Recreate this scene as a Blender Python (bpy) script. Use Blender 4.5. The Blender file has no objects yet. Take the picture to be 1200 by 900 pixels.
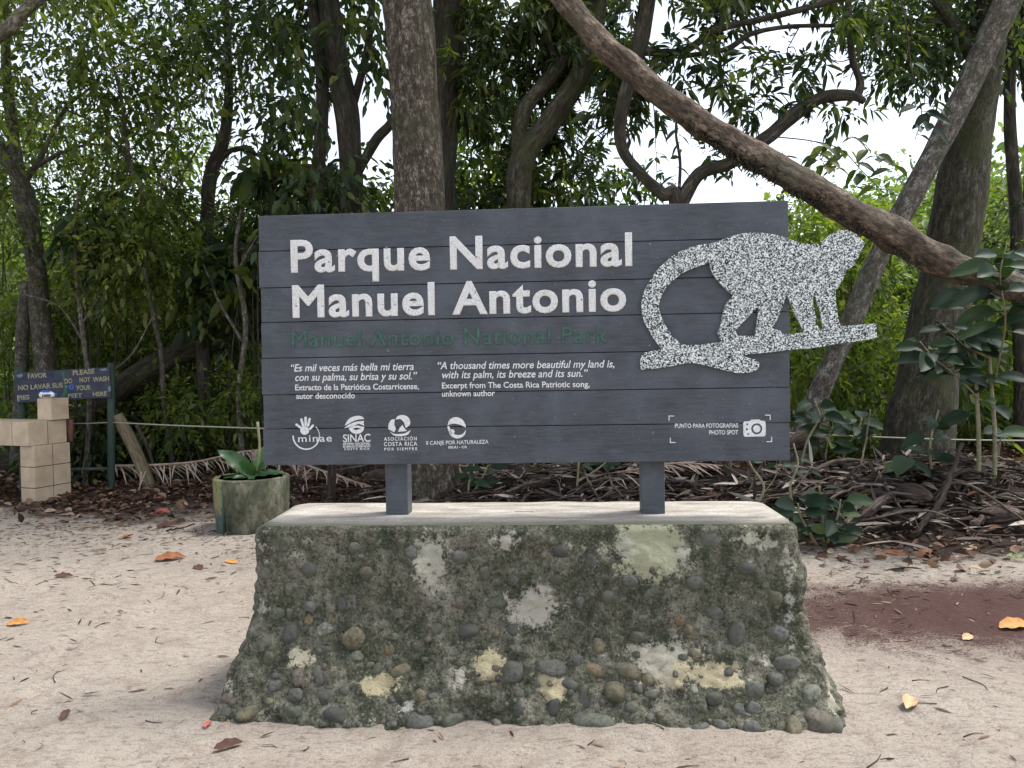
import bpy, math
import numpy as np
from mathutils import Matrix, Vector
from mathutils.bvhtree import BVHTree

# ------------------------------------------------------------------ camera, world, sun, exposure
S = bpy.context.scene
COL = S.collection
F, CX, CY = 901.0, 600.0, 450.0          # focal length and principal point for a 1200 x 900 frame
RT = np.array([9.99857337e-01, -3.66034768e-04, -1.68870130e-02])
UP = np.array([0.01689098, 0.02166734, 0.99962254])
FW = np.array([0.0, 0.99976517, -0.02167043])
EYE = np.array([0.0, 0.0, 1.5])
cd = bpy.data.cameras.new('camera')
cam = bpy.data.objects.new('camera', cd)
COL.objects.link(cam)
cd.sensor_width = 36.0
cd.lens = F / 1200 * 36
cd.clip_start, cd.clip_end = 0.05, 2000
M = Matrix.Identity(4)
for i in range(3):
    M[i][0], M[i][1], M[i][2], M[i][3] = RT[i], UP[i], -FW[i], EYE[i]
cam.matrix_world = M
S.camera = cam

SUN_EL, SUN_AZ = math.radians(64), math.radians(78)      # azimuth from +Y (beyond the sign) towards +X
W = bpy.data.worlds.new('World')
S.world = W
W.use_nodes = True
nt = W.node_tree
bg = nt.nodes['Background']
sky = nt.nodes.new('ShaderNodeTexSky')
sky.sky_type = 'NISHITA'
sky.sun_disc = False
sky.sun_elevation, sky.sun_rotation = SUN_EL, SUN_AZ
sky.air_density, sky.dust_density, sky.ozone_density = 1.0, 1.5, 1.5
hs = nt.nodes.new('ShaderNodeHueSaturation')
hs.inputs['Saturation'].default_value = 0.42
nt.links.new(sky.outputs[0], hs.inputs['Color'])
nt.links.new(hs.outputs[0], bg.inputs[0])
bg.inputs[1].default_value = 0.15
sl = bpy.data.lights.new('sun', 'SUN')
sl.energy, sl.angle, sl.color = 2.0, math.radians(13), (1.0, 0.97, 0.93)
so = bpy.data.objects.new('sun', sl)
COL.objects.link(so)
sdir = Vector((math.sin(SUN_AZ) * math.cos(SUN_EL), math.cos(SUN_AZ) * math.cos(SUN_EL), math.sin(SUN_EL)))
so.rotation_euler = sdir.to_track_quat('Z', 'Y').to_euler()
so.location = (0, 0, 30)
S.view_settings.view_transform = 'Standard'
S.view_settings.look = 'None'
S.view_settings.gamma = 1
S.view_settings.use_curve_mapping = False
S.view_settings.exposure = 1.2

# ------------------------------------------------------------------ helpers
R = np.random.default_rng(11)


def ray(px, py):
    return FW + RT * (px - CX) / F - UP * (py - CY) / F


def P(px, py, Y):
    d = ray(px, py)
    return EYE + d * (Y / d[1])


def G(px, py, z=0.0):
    d = ray(px, py)
    return EYE + d * ((z - EYE[2]) / d[2])


def _h(i, j, k, s):
    n = (i * 374761393 + j * 668265263 + k * 2147483647 + s * 974711) & 0xffffffff
    n = ((n ^ (n >> 13)) * 1274126177) & 0xffffffff
    n = n ^ (n >> 16)
    return (n & 0xffff) / 32767.5 - 1.0


def vn(p, s=0):
    """smooth value noise in -1..1 of (N,3) points"""
    p = np.asarray(p, float)
    i = np.floor(p).astype(np.int64)
    f = p - i
    f = f * f * (3 - 2 * f)
    o = 0
    for a in (0, 1):
        for b in (0, 1):
            for c in (0, 1):
                w = (f[:, 0] if a else 1 - f[:, 0]) * (f[:, 1] if b else 1 - f[:, 1]) * (f[:, 2] if c else 1 - f[:, 2])
                o = o + w * _h(i[:, 0] + a, i[:, 1] + b, i[:, 2] + c, s)
    return o


def fbm(p, s=0, octv=3):
    p = np.asarray(p, float)
    o, a = 0, 1.0
    for k in range(octv):
        o = o + a * vn(p * 2 ** k, s + k)
        a *= 0.5
    return o


def unit(v):
    v = np.asarray(v, float)
    return v / np.maximum(np.linalg.norm(v, axis=-1, keepdims=True), 1e-9)


def spline(pts, n):
    """Catmull-Rom through rows of pts (any columns), n samples per span"""
    p = np.asarray(pts, float)
    if len(p) < 3 and n > 1:
        t = np.linspace(0, 1, n + 1)[:, None]
        return p[0] * (1 - t) + p[-1] * t
    q = np.vstack([2 * p[0] - p[1], p, 2 * p[-1] - p[-2]])
    out = []
    for i in range(len(p) - 1):
        a, b, c, d = q[i:i + 4]
        for t in np.arange(n) / n:
            out.append(0.5 * (2 * b + (c - a) * t + (2 * a - 5 * b + 4 * c - d) * t * t + (3 * b - a - 3 * c + d) * t ** 3))
    out.append(p[-1])
    return np.array(out)


class MB:
    """collects pieces; build() links them as ONE mesh object"""
    def __init__(s):
        s.v, s.f, s.m, s.bk, s.n = [], [], [], [], 0

    def add(s, v, f, mi=0, bk=None):
        v = np.asarray(v, float)
        f = np.asarray(f, np.int64)
        if f.ndim == 2:
            s.f.append((f + s.n))
            s.m.append(np.full(len(f), mi))
        else:
            raise ValueError
        s.v.append(v)
        s.bk.append(np.asarray(bk, float) if bk is not None else v.copy())
        s.n += len(v)

    def tube(s, path, rad, ns=8, rough=0.0, rfreq=6.0, mi=0, cap=True, seed=0, flute=0.0):
        p = np.asarray(path, float)
        r = np.broadcast_to(np.asarray(rad, float), (len(p),)).copy()
        n = len(p)
        t = unit(np.gradient(p, axis=0))
        a = np.cross(t[0], [0.3, 1.0, 0.1])
        a = unit(a)
        U = []
        for k in range(n):
            a = unit(a - t[k] * np.dot(a, t[k]))
            U.append(a)
        U = np.array(U)
        V = np.cross(t, U)
        th = np.arange(ns) * 2 * math.pi / ns
        ln = np.concatenate([[0], np.cumsum(np.linalg.norm(np.diff(p, axis=0), axis=1))])
        ct, st = np.cos(th), np.sin(th)
        dirs = U[:, None] * ct[None, :, None] + V[:, None] * st[None, :, None]
        rr = np.repeat(r[:, None], ns, 1)
        bk = np.stack([rr * ct[None], rr * st[None], np.repeat(ln[:, None], ns, 1)], -1)
        if rough:
            q = bk.reshape(-1, 3) * rfreq + seed * 7.3
            q[:, 2] *= 0.45
            rr = rr * (1 + rough * fbm(q, seed).reshape(n, ns))
        if flute:
            rr = rr * (1 + flute * np.exp(-ln / 0.6)[:, None] * (0.6 + np.cos(th * 5 + seed)[None]))
        v = (p[:, None] + dirs * rr[..., None]).reshape(-1, 3)
        i = np.arange(n - 1)[:, None] * ns
        j = np.arange(ns)[None]
        j2 = (j + 1) % ns
        f = np.stack([i + j, i + j2, i + ns + j2, i + ns + j], -1).reshape(-1, 4)
        bk = bk.reshape(-1, 3)
        if cap:
            v = np.vstack([v, p[0], p[-1]])
            bk = np.vstack([bk, [0, 0, 0], [0, 0, ln[-1]]])
            c0, c1 = n * ns, n * ns + 1
            jj = np.arange(ns)
            e0 = np.stack([np.full(ns, c0), (jj + 1) % ns, jj, jj], -1)
            e1 = np.stack([np.full(ns, c1), (n - 1) * ns + jj, (n - 1) * ns + (jj + 1) % ns, (n - 1) * ns + (jj + 1) % ns], -1)
            f = np.vstack([f, e0, e1])
        s.add(v, f, mi, bk)

    def box(s, c, size, ax=None, mi=0):
        c = np.asarray(c, float)
        ax = np.eye(3) if ax is None else np.asarray(ax, float)
        h = np.asarray(size, float) / 2
        k = np.array([[x, y, z] for x in (-1, 1) for y in (-1, 1) for z in (-1, 1)], float) * h
        v = c + k @ ax
        f = [[0, 1, 3, 2], [4, 6, 7, 5], [0, 4, 5, 1], [2, 3, 7, 6], [0, 2, 6, 4], [1, 5, 7, 3]]
        s.add(v, f, mi)

    def build(s, name, mats, parent=None, origin=None, smooth=True, bevel=0.0):
        v = np.vstack(s.v)
        f = np.vstack(s.f)
        mi = np.concatenate(s.m)
        bk = np.vstack(s.bk)
        if parent is not None:
            o0 = np.array(parent_origin(parent))
        else:
            o0 = np.zeros(3) if origin is None else np.asarray(origin, float)
        tri = f[:, 2] == f[:, 3]
        me = bpy.data.meshes.new(name)
        if tri.any():
            loops = np.concatenate([q[:3] if t else q for q, t in zip(f, tri)])
            tot = np.where(tri, 3, 4)
        else:
            loops = f.ravel()
            tot = np.full(len(f), 4)
        me.vertices.add(len(v))
        me.vertices.foreach_set('co', (v - o0).ravel())
        me.loops.add(len(loops))
        me.loops.foreach_set('vertex_index', loops.astype(np.int32))
        me.polygons.add(len(f))
        me.polygons.foreach_set('loop_start', (np.cumsum(tot) - tot).astype(np.int32))
        me.polygons.foreach_set('loop_total', tot.astype(np.int32))
        me.polygons.foreach_set('material_index', mi.astype(np.int32))
        me.polygons.foreach_set('use_smooth', np.full(len(f), smooth))
        me.update(calc_edges=True)
        at = me.attributes.new('bk', 'FLOAT_VECTOR', 'POINT')
        at.data.foreach_set('vector', bk.ravel())
        for m in (mats if isinstance(mats, (list, tuple)) else [mats]):
            me.materials.append(m)
        o = bpy.data.objects.new(name, me)
        COL.objects.link(o)
        if parent is not None:
            o.parent = parent
        else:
            o.location = o0
        if bevel:
            b = o.modifiers.new('bevel', 'BEVEL')
            b.width, b.segments, b.limit_method = bevel, 2, 'ANGLE'
            for pl in me.polygons:
                pl.use_smooth = False
        return o


_org = {}


def parent_origin(o):
    return _org[o.name]


def tag(o, label, cat, group=None, kind=None):
    o['label'] = label
    o['category'] = cat
    if group:
        o['group'] = group
    if kind:
        o['kind'] = kind
    return o


def thing(name, label, cat, loc, group=None):
    o = bpy.data.objects.new(name, None)
    o.empty_display_size = 0.1
    COL.objects.link(o)
    o.location = loc
    _org[o.name] = tuple(float(c) for c in loc)
    return tag(o, label, cat, group)


def sub(o, parent):
    """remember the origin of a part so that sub-parts can sit on it"""
    _org[o.name] = _org[parent.name]
    return o


# ------------------------------------------------------------------ materials
def mat(name):
    m = bpy.data.materials.new(name)
    m.use_nodes = True
    n = m.node_tree
    b = n.nodes['Principled BSDF']
    b.inputs['Specular IOR Level'].default_value = 0.3
    return m, n, b


class NG:
    def __init__(s, n):
        s.n, s.k = n.nodes, n.links

    def new(s, t, **kw):
        x = s.n.new('ShaderNode' + t)
        for a, b in kw.items():
            setattr(x, a, b)
        return x

    def link(s, a, b):
        s.k.new(a, b)

    def coord(s, kind='Object', scale=(1, 1, 1)):
        if kind == 'bk':
            c = s.new('Attribute', attribute_name='bk').outputs['Vector']
        else:
            c = s.new('TexCoord').outputs[kind]
        m = s.new('Mapping')
        m.inputs['Scale'].default_value = scale
        s.link(c, m.inputs[0])
        return m.outputs[0]

    def noise(s, co, scale, detail=4, rough=0.55, dist=0.0):
        x = s.new('TexNoise')
        x.inputs['Scale'].default_value = scale
        x.inputs['Detail'].default_value = detail
        x.inputs['Roughness'].default_value = rough
        x.inputs['Distortion'].default_value = dist
        s.link(co, x.inputs['Vector'])
        return x.outputs['Fac']

    def ramp(s, fac, stops, interp='LINEAR'):
        x = s.new('ValToRGB')
        x.color_ramp.interpolation = interp
        e = x.color_ramp.elements
        while len(e) < len(stops):
            e.new(0.5)
        for i, (p, c) in enumerate(stops):
            e[i].position = p
            e[i].color = (c, c, c, 1) if isinstance(c, (int, float)) else (*c, 1)
        s.link(fac, x.inputs[0])
        return x.outputs[0]

    def mix(s, fac, a, b, mode='MIX'):
        x = s.new('Mix', data_type='RGBA', blend_type=mode)
        for v, i in ((fac, 0), (a, 6), (b, 7)):
            if isinstance(v, (int, float)):
                x.inputs[i].default_value = v
            elif isinstance(v, tuple):
                x.inputs[i].default_value = (*v, 1)
            else:
                s.link(v, x.inputs[i])
        return x.outputs[2]

    def math(s, op, a, b=0.0):
        x = s.new('Math', operation=op)
        for v, i in ((a, 0), (b, 1)):
            if isinstance(v, (int, float)):
                x.inputs[i].default_value = v
            else:
                s.link(v, x.inputs[i])
        return x.outputs[0]

    def bump(s, h, bsdf, strength=0.5, dist=0.01):
        x = s.new('Bump')
        x.inputs['Strength'].default_value = strength
        x.inputs['Distance'].default_value = dist
        s.link(h, x.inputs['Height'])
        s.link(x.outputs[0], bsdf.inputs['Normal'])


def leaf_mat(name, stops, trans=0.35, rough=0.45, spec=0.35, tcol=(1.5, 1.7, 0.6)):
    m, n, b = mat(name)
    g = NG(n)
    rnd = g.new('NewGeometry').outputs['Random Per Island']
    c = g.ramp(rnd, stops)
    g.link(c, b.inputs['Base Color'])
    b.inputs['Roughness'].default_value = rough
    b.inputs['Specular IOR Level'].default_value = spec
    if trans:
        t = g.new('BsdfTranslucent')
        tc = g.mix(1.0, c, tcol, 'MULTIPLY')
        g.link(tc, t.inputs['Color'])
        mx = g.new('MixShader')
        mx.inputs[0].default_value = trans
        g.link(b.outputs[0], mx.inputs[1])
        g.link(t.outputs[0], mx.inputs[2])
        g.link(mx.outputs[0], n.nodes['Material Output'].inputs[0])
    return m


def bark_mat(name, dark, mid, pale, moss=(0.05, 0.06, 0.025), moss_amt=0.5, stretch=0.22, sc=14, ring=0.0, bump=0.9):
    m, n, b = mat(name)
    g = NG(n)
    co = g.coord('bk', (1, 1, stretch))
    a = g.noise(co, sc, 7, 0.72, 0.4)
    fine = g.noise(co, sc * 3.5, 4, 0.7)
    big = g.noise(g.coord('bk', (1, 1, 0.5)), 2.6, 4, 0.6)
    c = g.ramp(a, [(0.34, dark), (0.5, mid), (0.66, pale)])
    c = g.mix(g.ramp(fine, [(0.38, 0.85), (0.56, 0.0)]), c, dark)
    if ring:
        w = g.new('TexWave', wave_type='BANDS', bands_direction='Z')
        w.inputs['Scale'].default_value = 2.2
        w.inputs['Distortion'].default_value = 5
        w.inputs['Detail'].default_value = 3
        g.link(g.coord('bk'), w.inputs[0])
        c = g.mix(g.math('MULTIPLY', g.ramp(w.outputs['Fac'], [(0.0, 1.0), (0.22, 0.0)]), ring), c, dark)
    c = g.mix(g.math('MULTIPLY', g.ramp(big, [(0.46, 0.0), (0.62, 1.0)]), moss_amt), c, moss)
    g.link(c, b.inputs['Base Color'])
    b.inputs['Roughness'].default_value = 0.9
    h = g.math('ADD', a, g.math('MULTIPLY', fine, 0.5))
    g.bump(h, b, bump, 0.03)
    return m


def plain_mat(name, c1, c2, sc=8, rough=0.8, bump=0.3, co='Object', stretch=(1, 1, 1), dist=0.005, spec=0.3):
    m, n, b = mat(name)
    g = NG(n)
    k = g.coord(co, stretch)
    a = g.noise(k, sc, 5, 0.6)
    g.link(g.ramp(a, [(0.3, c1), (0.7, c2)]), b.inputs['Base Color'])
    b.inputs['Roughness'].default_value = rough
    b.inputs['Specular IOR Level'].default_value = spec
    if bump:
        g.bump(g.noise(k, sc * 5, 4), b, bump, dist)
    return m


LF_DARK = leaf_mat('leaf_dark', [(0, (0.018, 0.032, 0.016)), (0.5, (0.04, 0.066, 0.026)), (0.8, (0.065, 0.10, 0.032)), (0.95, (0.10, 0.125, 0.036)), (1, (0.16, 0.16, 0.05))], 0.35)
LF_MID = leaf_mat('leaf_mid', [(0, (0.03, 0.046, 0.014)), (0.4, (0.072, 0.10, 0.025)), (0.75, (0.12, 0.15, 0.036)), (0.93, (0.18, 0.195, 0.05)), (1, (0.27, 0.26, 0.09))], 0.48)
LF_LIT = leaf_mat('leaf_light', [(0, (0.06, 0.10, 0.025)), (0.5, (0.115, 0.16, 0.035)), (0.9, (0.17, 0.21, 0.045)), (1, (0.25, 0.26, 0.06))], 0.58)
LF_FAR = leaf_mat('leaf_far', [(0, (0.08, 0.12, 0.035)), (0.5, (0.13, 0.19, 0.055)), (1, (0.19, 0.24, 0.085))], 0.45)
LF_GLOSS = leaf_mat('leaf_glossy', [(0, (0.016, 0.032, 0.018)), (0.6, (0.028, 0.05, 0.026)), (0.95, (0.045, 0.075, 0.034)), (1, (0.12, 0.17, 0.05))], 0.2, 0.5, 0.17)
LF_FERN = leaf_mat('leaf_nest', [(0, (0.03, 0.075, 0.03)), (1, (0.06, 0.12, 0.045))], 0.3, 0.4, 0.4)
LF_DRY = leaf_mat('leaf_dry', [(0, (0.035, 0.02, 0.015)), (0.35, (0.09, 0.048, 0.034)), (0.7, (0.165, 0.092, 0.062)), (0.9, (0.26, 0.165, 0.11)), (1, (0.38, 0.29, 0.21))], 0.1, 0.8, 0.2)
LF_BIT = leaf_mat('leaf_bits', [(0, (0.035, 0.022, 0.016)), (0.5, (0.09, 0.055, 0.038)), (0.85, (0.17, 0.11, 0.07)), (1, (0.30, 0.23, 0.16))], 0.0, 0.9, 0.2)
LF_CHIP = leaf_mat('bark_chips', [(0, (0.018, 0.014, 0.011)), (0.4, (0.065, 0.05, 0.04)), (0.7, (0.15, 0.12, 0.10)), (0.92, (0.32, 0.275, 0.235)), (1, (0.46, 0.41, 0.36))], 0.0, 0.9, 0.2)
LF_ORANGE = plain_mat('leaf_orange', (0.42, 0.16, 0.035), (0.55, 0.30, 0.09), 22, 0.6)
LF_RUST = plain_mat('leaf_rust', (0.20, 0.07, 0.03), (0.36, 0.16, 0.07), 22, 0.7)
LF_TAN = plain_mat('leaf_tan', (0.38, 0.26, 0.14), (0.5, 0.37, 0.22), 22, 0.7)
LF_RED = plain_mat('leaf_red', (0.40, 0.07, 0.06), (0.5, 0.14, 0.1), 22, 0.7)
LF_BROWN = plain_mat('leaf_brown', (0.05, 0.026, 0.018), (0.12, 0.06, 0.04), 22, 0.8)
LF_GREEN = plain_mat('leaf_fallen_green', (0.16, 0.22, 0.05), (0.24, 0.30, 0.09), 22, 0.6)

BK_PALM = bark_mat('bark_palm', (0.026, 0.020, 0.015), (0.108, 0.086, 0.064), (0.39, 0.335, 0.275), (0.045, 0.052, 0.02), 0.55, 0.45, 21, 0.3, 1.0)
BK_DARK = bark_mat('bark_dark', (0.02, 0.017, 0.013), (0.06, 0.05, 0.038), (0.14, 0.118, 0.095), (0.03, 0.04, 0.018), 0.5)
BK_GREY = bark_mat('bark_grey', (0.045, 0.038, 0.03), (0.14, 0.12, 0.098), (0.42, 0.40, 0.36), (0.06, 0.07, 0.035), 0.5, 0.6, 15)
BK_BROWN = bark_mat('bark_brown', (0.032, 0.023, 0.017), (0.14, 0.10, 0.072), (0.37, 0.29, 0.22), (0.085, 0.08, 0.052), 0.55, 0.42, 13, 0.25, 1.0)
BK_MOTTLED = bark_mat('bark_mottled', (0.028, 0.024, 0.018), (0.085, 0.075, 0.058), (0.24, 0.22, 0.18), (0.05, 0.058, 0.028), 0.5, 0.6, 15)  # the grey bark's pattern in darker tones
BK_MOSS = bark_mat('bark_moss', (0.022, 0.02, 0.013), (0.068, 0.06, 0.04), (0.17, 0.155, 0.115), (0.058, 0.066, 0.024), 0.7, 0.3, 17, 0.0, 1.0)
BK_LOG = bark_mat('bark_log', (0.018, 0.015, 0.010), (0.055, 0.046, 0.03), (0.125, 0.11, 0.08), (0.04, 0.05, 0.02), 0.6, 0.25, 12)
STICK = bark_mat('dead_wood', (0.05, 0.036, 0.026), (0.15, 0.115, 0.088), (0.33, 0.27, 0.215), (0.07, 0.06, 0.04), 0.3, 0.15, 25, bump=0.4)
STICK_D = bark_mat('dead_wood_dark', (0.018, 0.013, 0.011), (0.055, 0.038, 0.03), (0.13, 0.095, 0.075), (0.04, 0.04, 0.02), 0.3, 0.15, 25, bump=0.5)
FROND = plain_mat('dry_frond', (0.24, 0.165, 0.12), (0.46, 0.36, 0.29), 9, 0.8, 0.3)
SHEATH = bark_mat('palm_sheath', (0.022, 0.015, 0.012), (0.085, 0.058, 0.046), (0.21, 0.16, 0.13), (0.05, 0.04, 0.025), 0.2, 0.08, 22, bump=0.5)

# ------------------------------------------------------------------ leaf geometry
def leaf_quads(mb, base, d, L, wr=0.42, fold=0.22, droop=0.25, mi=0, nrand=0.55, up=(0, 0, 1)):
    """six-cornered folded leaves: base (N,3), direction (N,3), length (N)"""
    N = len(base)
    d = unit(d)
    nn = np.asarray(up, float) + R.normal(0, nrand, (N, 3))
    nn = unit(nn - d * np.sum(nn * d, 1, keepdims=True))
    s = np.cross(d, nn)
    L = np.asarray(L).reshape(-1, 1)
    w = L * wr * 0.5
    dr = np.array([0, 0, -1.0]) * L * droop
    B = base
    T = base + d * L + dr
    l1 = base + d * L * 0.32 + s * w + nn * w * fold + dr * 0.08
    l2 = base + d * L * 0.68 + s * w * 0.8 + nn * w * fold + dr * 0.4
    r1 = base + d * L * 0.32 - s * w + nn * w * fold + dr * 0.08
    r2 = base + d * L * 0.68 - s * w * 0.8 + nn * w * fold + dr * 0.4
    v = np.stack([B, l1, l2, T, r2, r1], 1).reshape(-1, 3)
    k = np.arange(N)[:, None] * 6
    f = np.stack([k + [[0, 3, 2, 1]], k + [[0, 5, 4, 3]]], 1).reshape(-1, 4)
    mb.add(v, f, mi)


def sprigs(mb, cen, rad, n, K, L, wr=0.42, droop=0.3, hang=0.15, sl=None, mi=0):
    """n sprigs of K leaves inside an ellipsoid"""
    u = unit(R.normal(0, 1, (n, 3)))
    r = R.random(n)[:, None] ** 0.45
    pos = np.asarray(cen) + u * r * np.asarray(rad)
    sd = unit(u * 0.8 + R.normal(0, 0.55, (n, 3)) + np.array([0, 0, -hang * 2]))
    ax = unit(np.cross(sd, R.normal(0, 1, (n, 3))))
    sl = (sl or L * 0.55 * K)
    ii = np.arange(K)
    along = (ii / max(K - 1, 1))[None, :, None]
    base = pos[:, None] + sd[:, None] * along * sl + R.normal(0, L * 0.08, (n, K, 3))
    base[..., 2] -= (along[..., 0] ** 2) * sl * hang
    sgn = np.where(ii % 2 == 0, 1.0, -1.0)[None, :, None]
    d = sd[:, None] * (0.45 + along * 0.6) + ax[:, None] * sgn * (1 - along * 0.7) + R.normal(0, 0.22, (n, K, 3))
    d[..., 2] -= droop * 0.6
    Ls = L * R.uniform(0.6, 1.15, n * K) * np.repeat(R.uniform(0.6, 1.55, n), K)
    leaf_quads(mb, base.reshape(-1, 3), d.reshape(-1, 3), Ls, wr, 0.25, droop * 0.6, mi)


def big_leaf(mb, base, d, L, w, up=(0, 0, 1), bend=0.35, fold=0.25, mi=0, wave=0.0, n=8, shape=0.9):
    """one broad leaf with curved midrib"""
    d = unit(d)
    nn = np.asarray(up, float)
    nn = unit(nn - d * np.dot(nn, d))
    s = np.cross(d, nn)
    v = []
    for i in range(n + 1):
        t = i / n
        hw = w / 2 * (math.sin(math.pi * min(1, t ** shape * 0.97 + 0.03)) ** 0.75)
        if i == n:
            hw = w * 0.012
        c = np.asarray(base) + d * L * t * (1 - 0.12 * bend * t) - np.array([0, 0, 1.0]) * bend * L * t * t * 0.6
        rp = wave * w * math.sin(t * 19)
        for q in (-1, -0.5, 0, 0.5, 1):
            v.append(c + s * hw * q + nn * (abs(q) ** 1.5 * hw * fold + (rp if abs(q) == 1 else 0)))
    f = []
    for i in range(n):
        for j in range(4):
            a = i * 5 + j
            f.append([a, a + 1, a + 6, a + 5])
    mb.add(np.array(v), f, mi)


# ------------------------------------------------------------------ ground
def litter_edge(x):
    """distance at which sand gives way to leaf litter"""
    return np.interp(x, [-9, -6, -4, -1.5, 0.5, 2, 3.2, 6, 9], [8.9, 8.9, 8.35, 7.9, 7.6, 6.9, 6.2, 5.9, 5.8]) + 0.2 * np.sin(x * 1.7)


FP = []
for _k in range(9):                                   # trails of footprints across the sand
    _a = R.uniform(-0.5, 0.5) + (0 if _k % 3 else 1.4)
    _c = np.array([R.uniform(-4.5, 4.5), R.uniform(2.2, 7.2)])
    for _s in range(9):
        _p = _c + np.array([math.cos(_a), math.sin(_a)]) * 0.62 * (_s - 4) + np.array([-math.sin(_a), math.cos(_a)]) * (0.09 if _s % 2 else -0.09) + R.normal(0, 0.05, 2)
        FP.append((_p[0], _p[1], _a + R.normal(0, 0.15), R.uniform(0.010, 0.024)))
for _k in range(70):
    FP.append((R.uniform(-5, 5), R.uniform(2.2, 8), R.uniform(0, 3.14), R.uniform(0.006, 0.02)))


def ground_z(x, y):
    x, y = np.asarray(x, float), np.asarray(y, float)
    sh = np.broadcast(x, y).shape
    x, y = np.broadcast_to(x, sh).ravel(), np.broadcast_to(y, sh).ravel()
    p = np.stack([x, y, np.zeros_like(x)], -1)
    near = np.exp(-((np.hypot(x, y - 5)) / 14) ** 2)
    z = 0.012 * vn(p * 1.6, 3) + 0.010 * vn(p * 4.5, 4) + 0.006 * vn(p * 11, 5)
    for fx, fy, fa, fd in FP:
        dx, dy = x - fx, y - fy
        k = (np.abs(dx) < 0.4) & (np.abs(dy) < 0.4)
        if k.any():
            u = (dx[k] * math.cos(fa) + dy[k] * math.sin(fa)) / 0.14
            v = (-dx[k] * math.sin(fa) + dy[k] * math.cos(fa)) / 0.055
            q = u * u + v * v
            z[k] += fd * (-np.exp(-q ** 1.5) + 0.55 * np.exp(-((np.sqrt(q) - 1.35) / 0.35) ** 2))
    m = np.clip((y - litter_edge(x)) / 1.6, 0, 1)
    z = z * near + m * m * (3 - 2 * m) * (0.10 + 0.08 * vn(p * 0.9, 8) + 0.03 * vn(p * 4, 9))
    return z.reshape(sh)


def grow(a, step, end, k):
    out = [a]
    while out[-1] < end:
        step *= k
        out.append(out[-1] + step)
    return out[1:]


xs = np.arange(-6.5, 6.51, 0.035)
xs = np.concatenate([-np.array(grow(6.5, 0.06, 320, 1.25))[::-1], xs, np.array(grow(6.5, 0.06, 320, 1.25))])
ys = np.arange(1.4, 10.01, 0.035)
ys = np.concatenate([-np.array(grow(-1.4, 0.06, 60, 1.35))[::-1], ys, np.array(grow(10, 0.06, 500, 1.2))])
X, Y = np.meshgrid(xs, ys)
Z = ground_z(X, Y)
nx, ny = len(xs), len(ys)
gv = np.stack([X, Y, Z], -1).reshape(-1, 3)
ii = (np.arange(ny - 1)[:, None] * nx + np.arange(nx - 1)[None]).ravel()
gf = np.stack([ii, ii + 1, ii + nx + 1, ii + nx], -1)
m, n, b = mat('sand_ground')
g = NG(n)
co = g.coord('Object')
big = g.noise(co, 0.9, 5, 0.6)
med = g.noise(co, 5, 6, 0.65, 0.5)
st = g.noise(g.coord('Object', (1, 2.6, 1)), 14, 5, 0.7)
fine = g.noise(co, 90, 4, 0.75)
c = g.ramp(big, [(0.3, (0.395, 0.34, 0.278)), (0.7, (0.50, 0.443, 0.37))])
c = g.mix(g.ramp(st, [(0.34, 0.8), (0.48, 0.0)]), c, (0.24, 0.185, 0.15))
c = g.mix(g.ramp(med, [(0.32, 0.6), (0.5, 0.0)]), c, (0.24, 0.18, 0.145))
c = g.mix(g.ramp(fine, [(0.36, 0.75), (0.5, 0.0)]), c, (0.23, 0.175, 0.14))
c = g.mix(g.ramp(fine, [(0.56, 0.0), (0.7, 0.6)]), c, (0.62, 0.53, 0.45))
sa = g.new('Attribute', attribute_name='soil')
sep = g.new('SeparateColor')
g.link(sa.outputs['Color'], sep.inputs[0])
# red-brown soil patch and dark leaf mould
rs = g.math('ADD', sep.outputs[0], g.math('MULTIPLY', g.math('SUBTRACT', med, 0.5), 1.3))
rs = g.math('ADD', rs, g.math('MULTIPLY', g.math('SUBTRACT', fine, 0.5), 2.4))
c = g.mix(g.ramp(rs, [(0.15, 0.0), (0.62, 0.95)]), c, (0.075, 0.035, 0.03))
ls = g.math('ADD', sep.outputs[1], g.math('MULTIPLY', g.math('SUBTRACT', med, 0.5), 0.9))
ls = g.math('ADD', ls, g.math('MULTIPLY', g.math('SUBTRACT', fine, 0.5), 0.6))
c = g.mix(g.ramp(ls, [(0.3, 0.0), (0.7, 1.0)]), c, (0.045, 0.028, 0.02))
g.link(c, b.inputs['Base Color'])
b.inputs['Roughness'].default_value = 0.95
b.inputs['Specular IOR Level'].default_value = 0.15
h = g.math('ADD', g.math('MULTIPLY', fine, 0.35), g.math('MULTIPLY', st, 0.8))
g.bump(h, b, 1.0, 0.035)
SAND = m
gb = MB()
gb.add(gv, gf)
go = gb.build('ground', SAND)
go['kind'] = 'structure'
xv, yv = gv[:, 0], gv[:, 1]
pn = np.stack([xv, yv, xv * 0], -1)
patch = np.exp(-(((xv - 3.1) / 1.9) ** 2 + ((yv - 4.55) / 0.62) ** 2) ** 1.4) * 1.0
patch = np.maximum(patch, 0.55 * np.exp(-(((xv - 5.2) / 1.2) ** 2 + ((yv - 4.5) / 0.3) ** 2)))
lit = np.clip((yv - litter_edge(xv) + 1.2 + 0.5 * vn(pn * 1.3, 21)) / 1.8, 0, 1)
lit = np.maximum(lit, np.exp(-(((xv + 2.5) / 1.6) ** 2 + ((yv - 6.3) / 0.6) ** 2)) * 0.25)
colr = np.stack([patch, lit, lit * 0, lit * 0 + 1], -1)
at = go.data.attributes.new('soil', 'FLOAT_COLOR', 'POINT')
at.data.foreach_set('color', colr.ravel())

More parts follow.
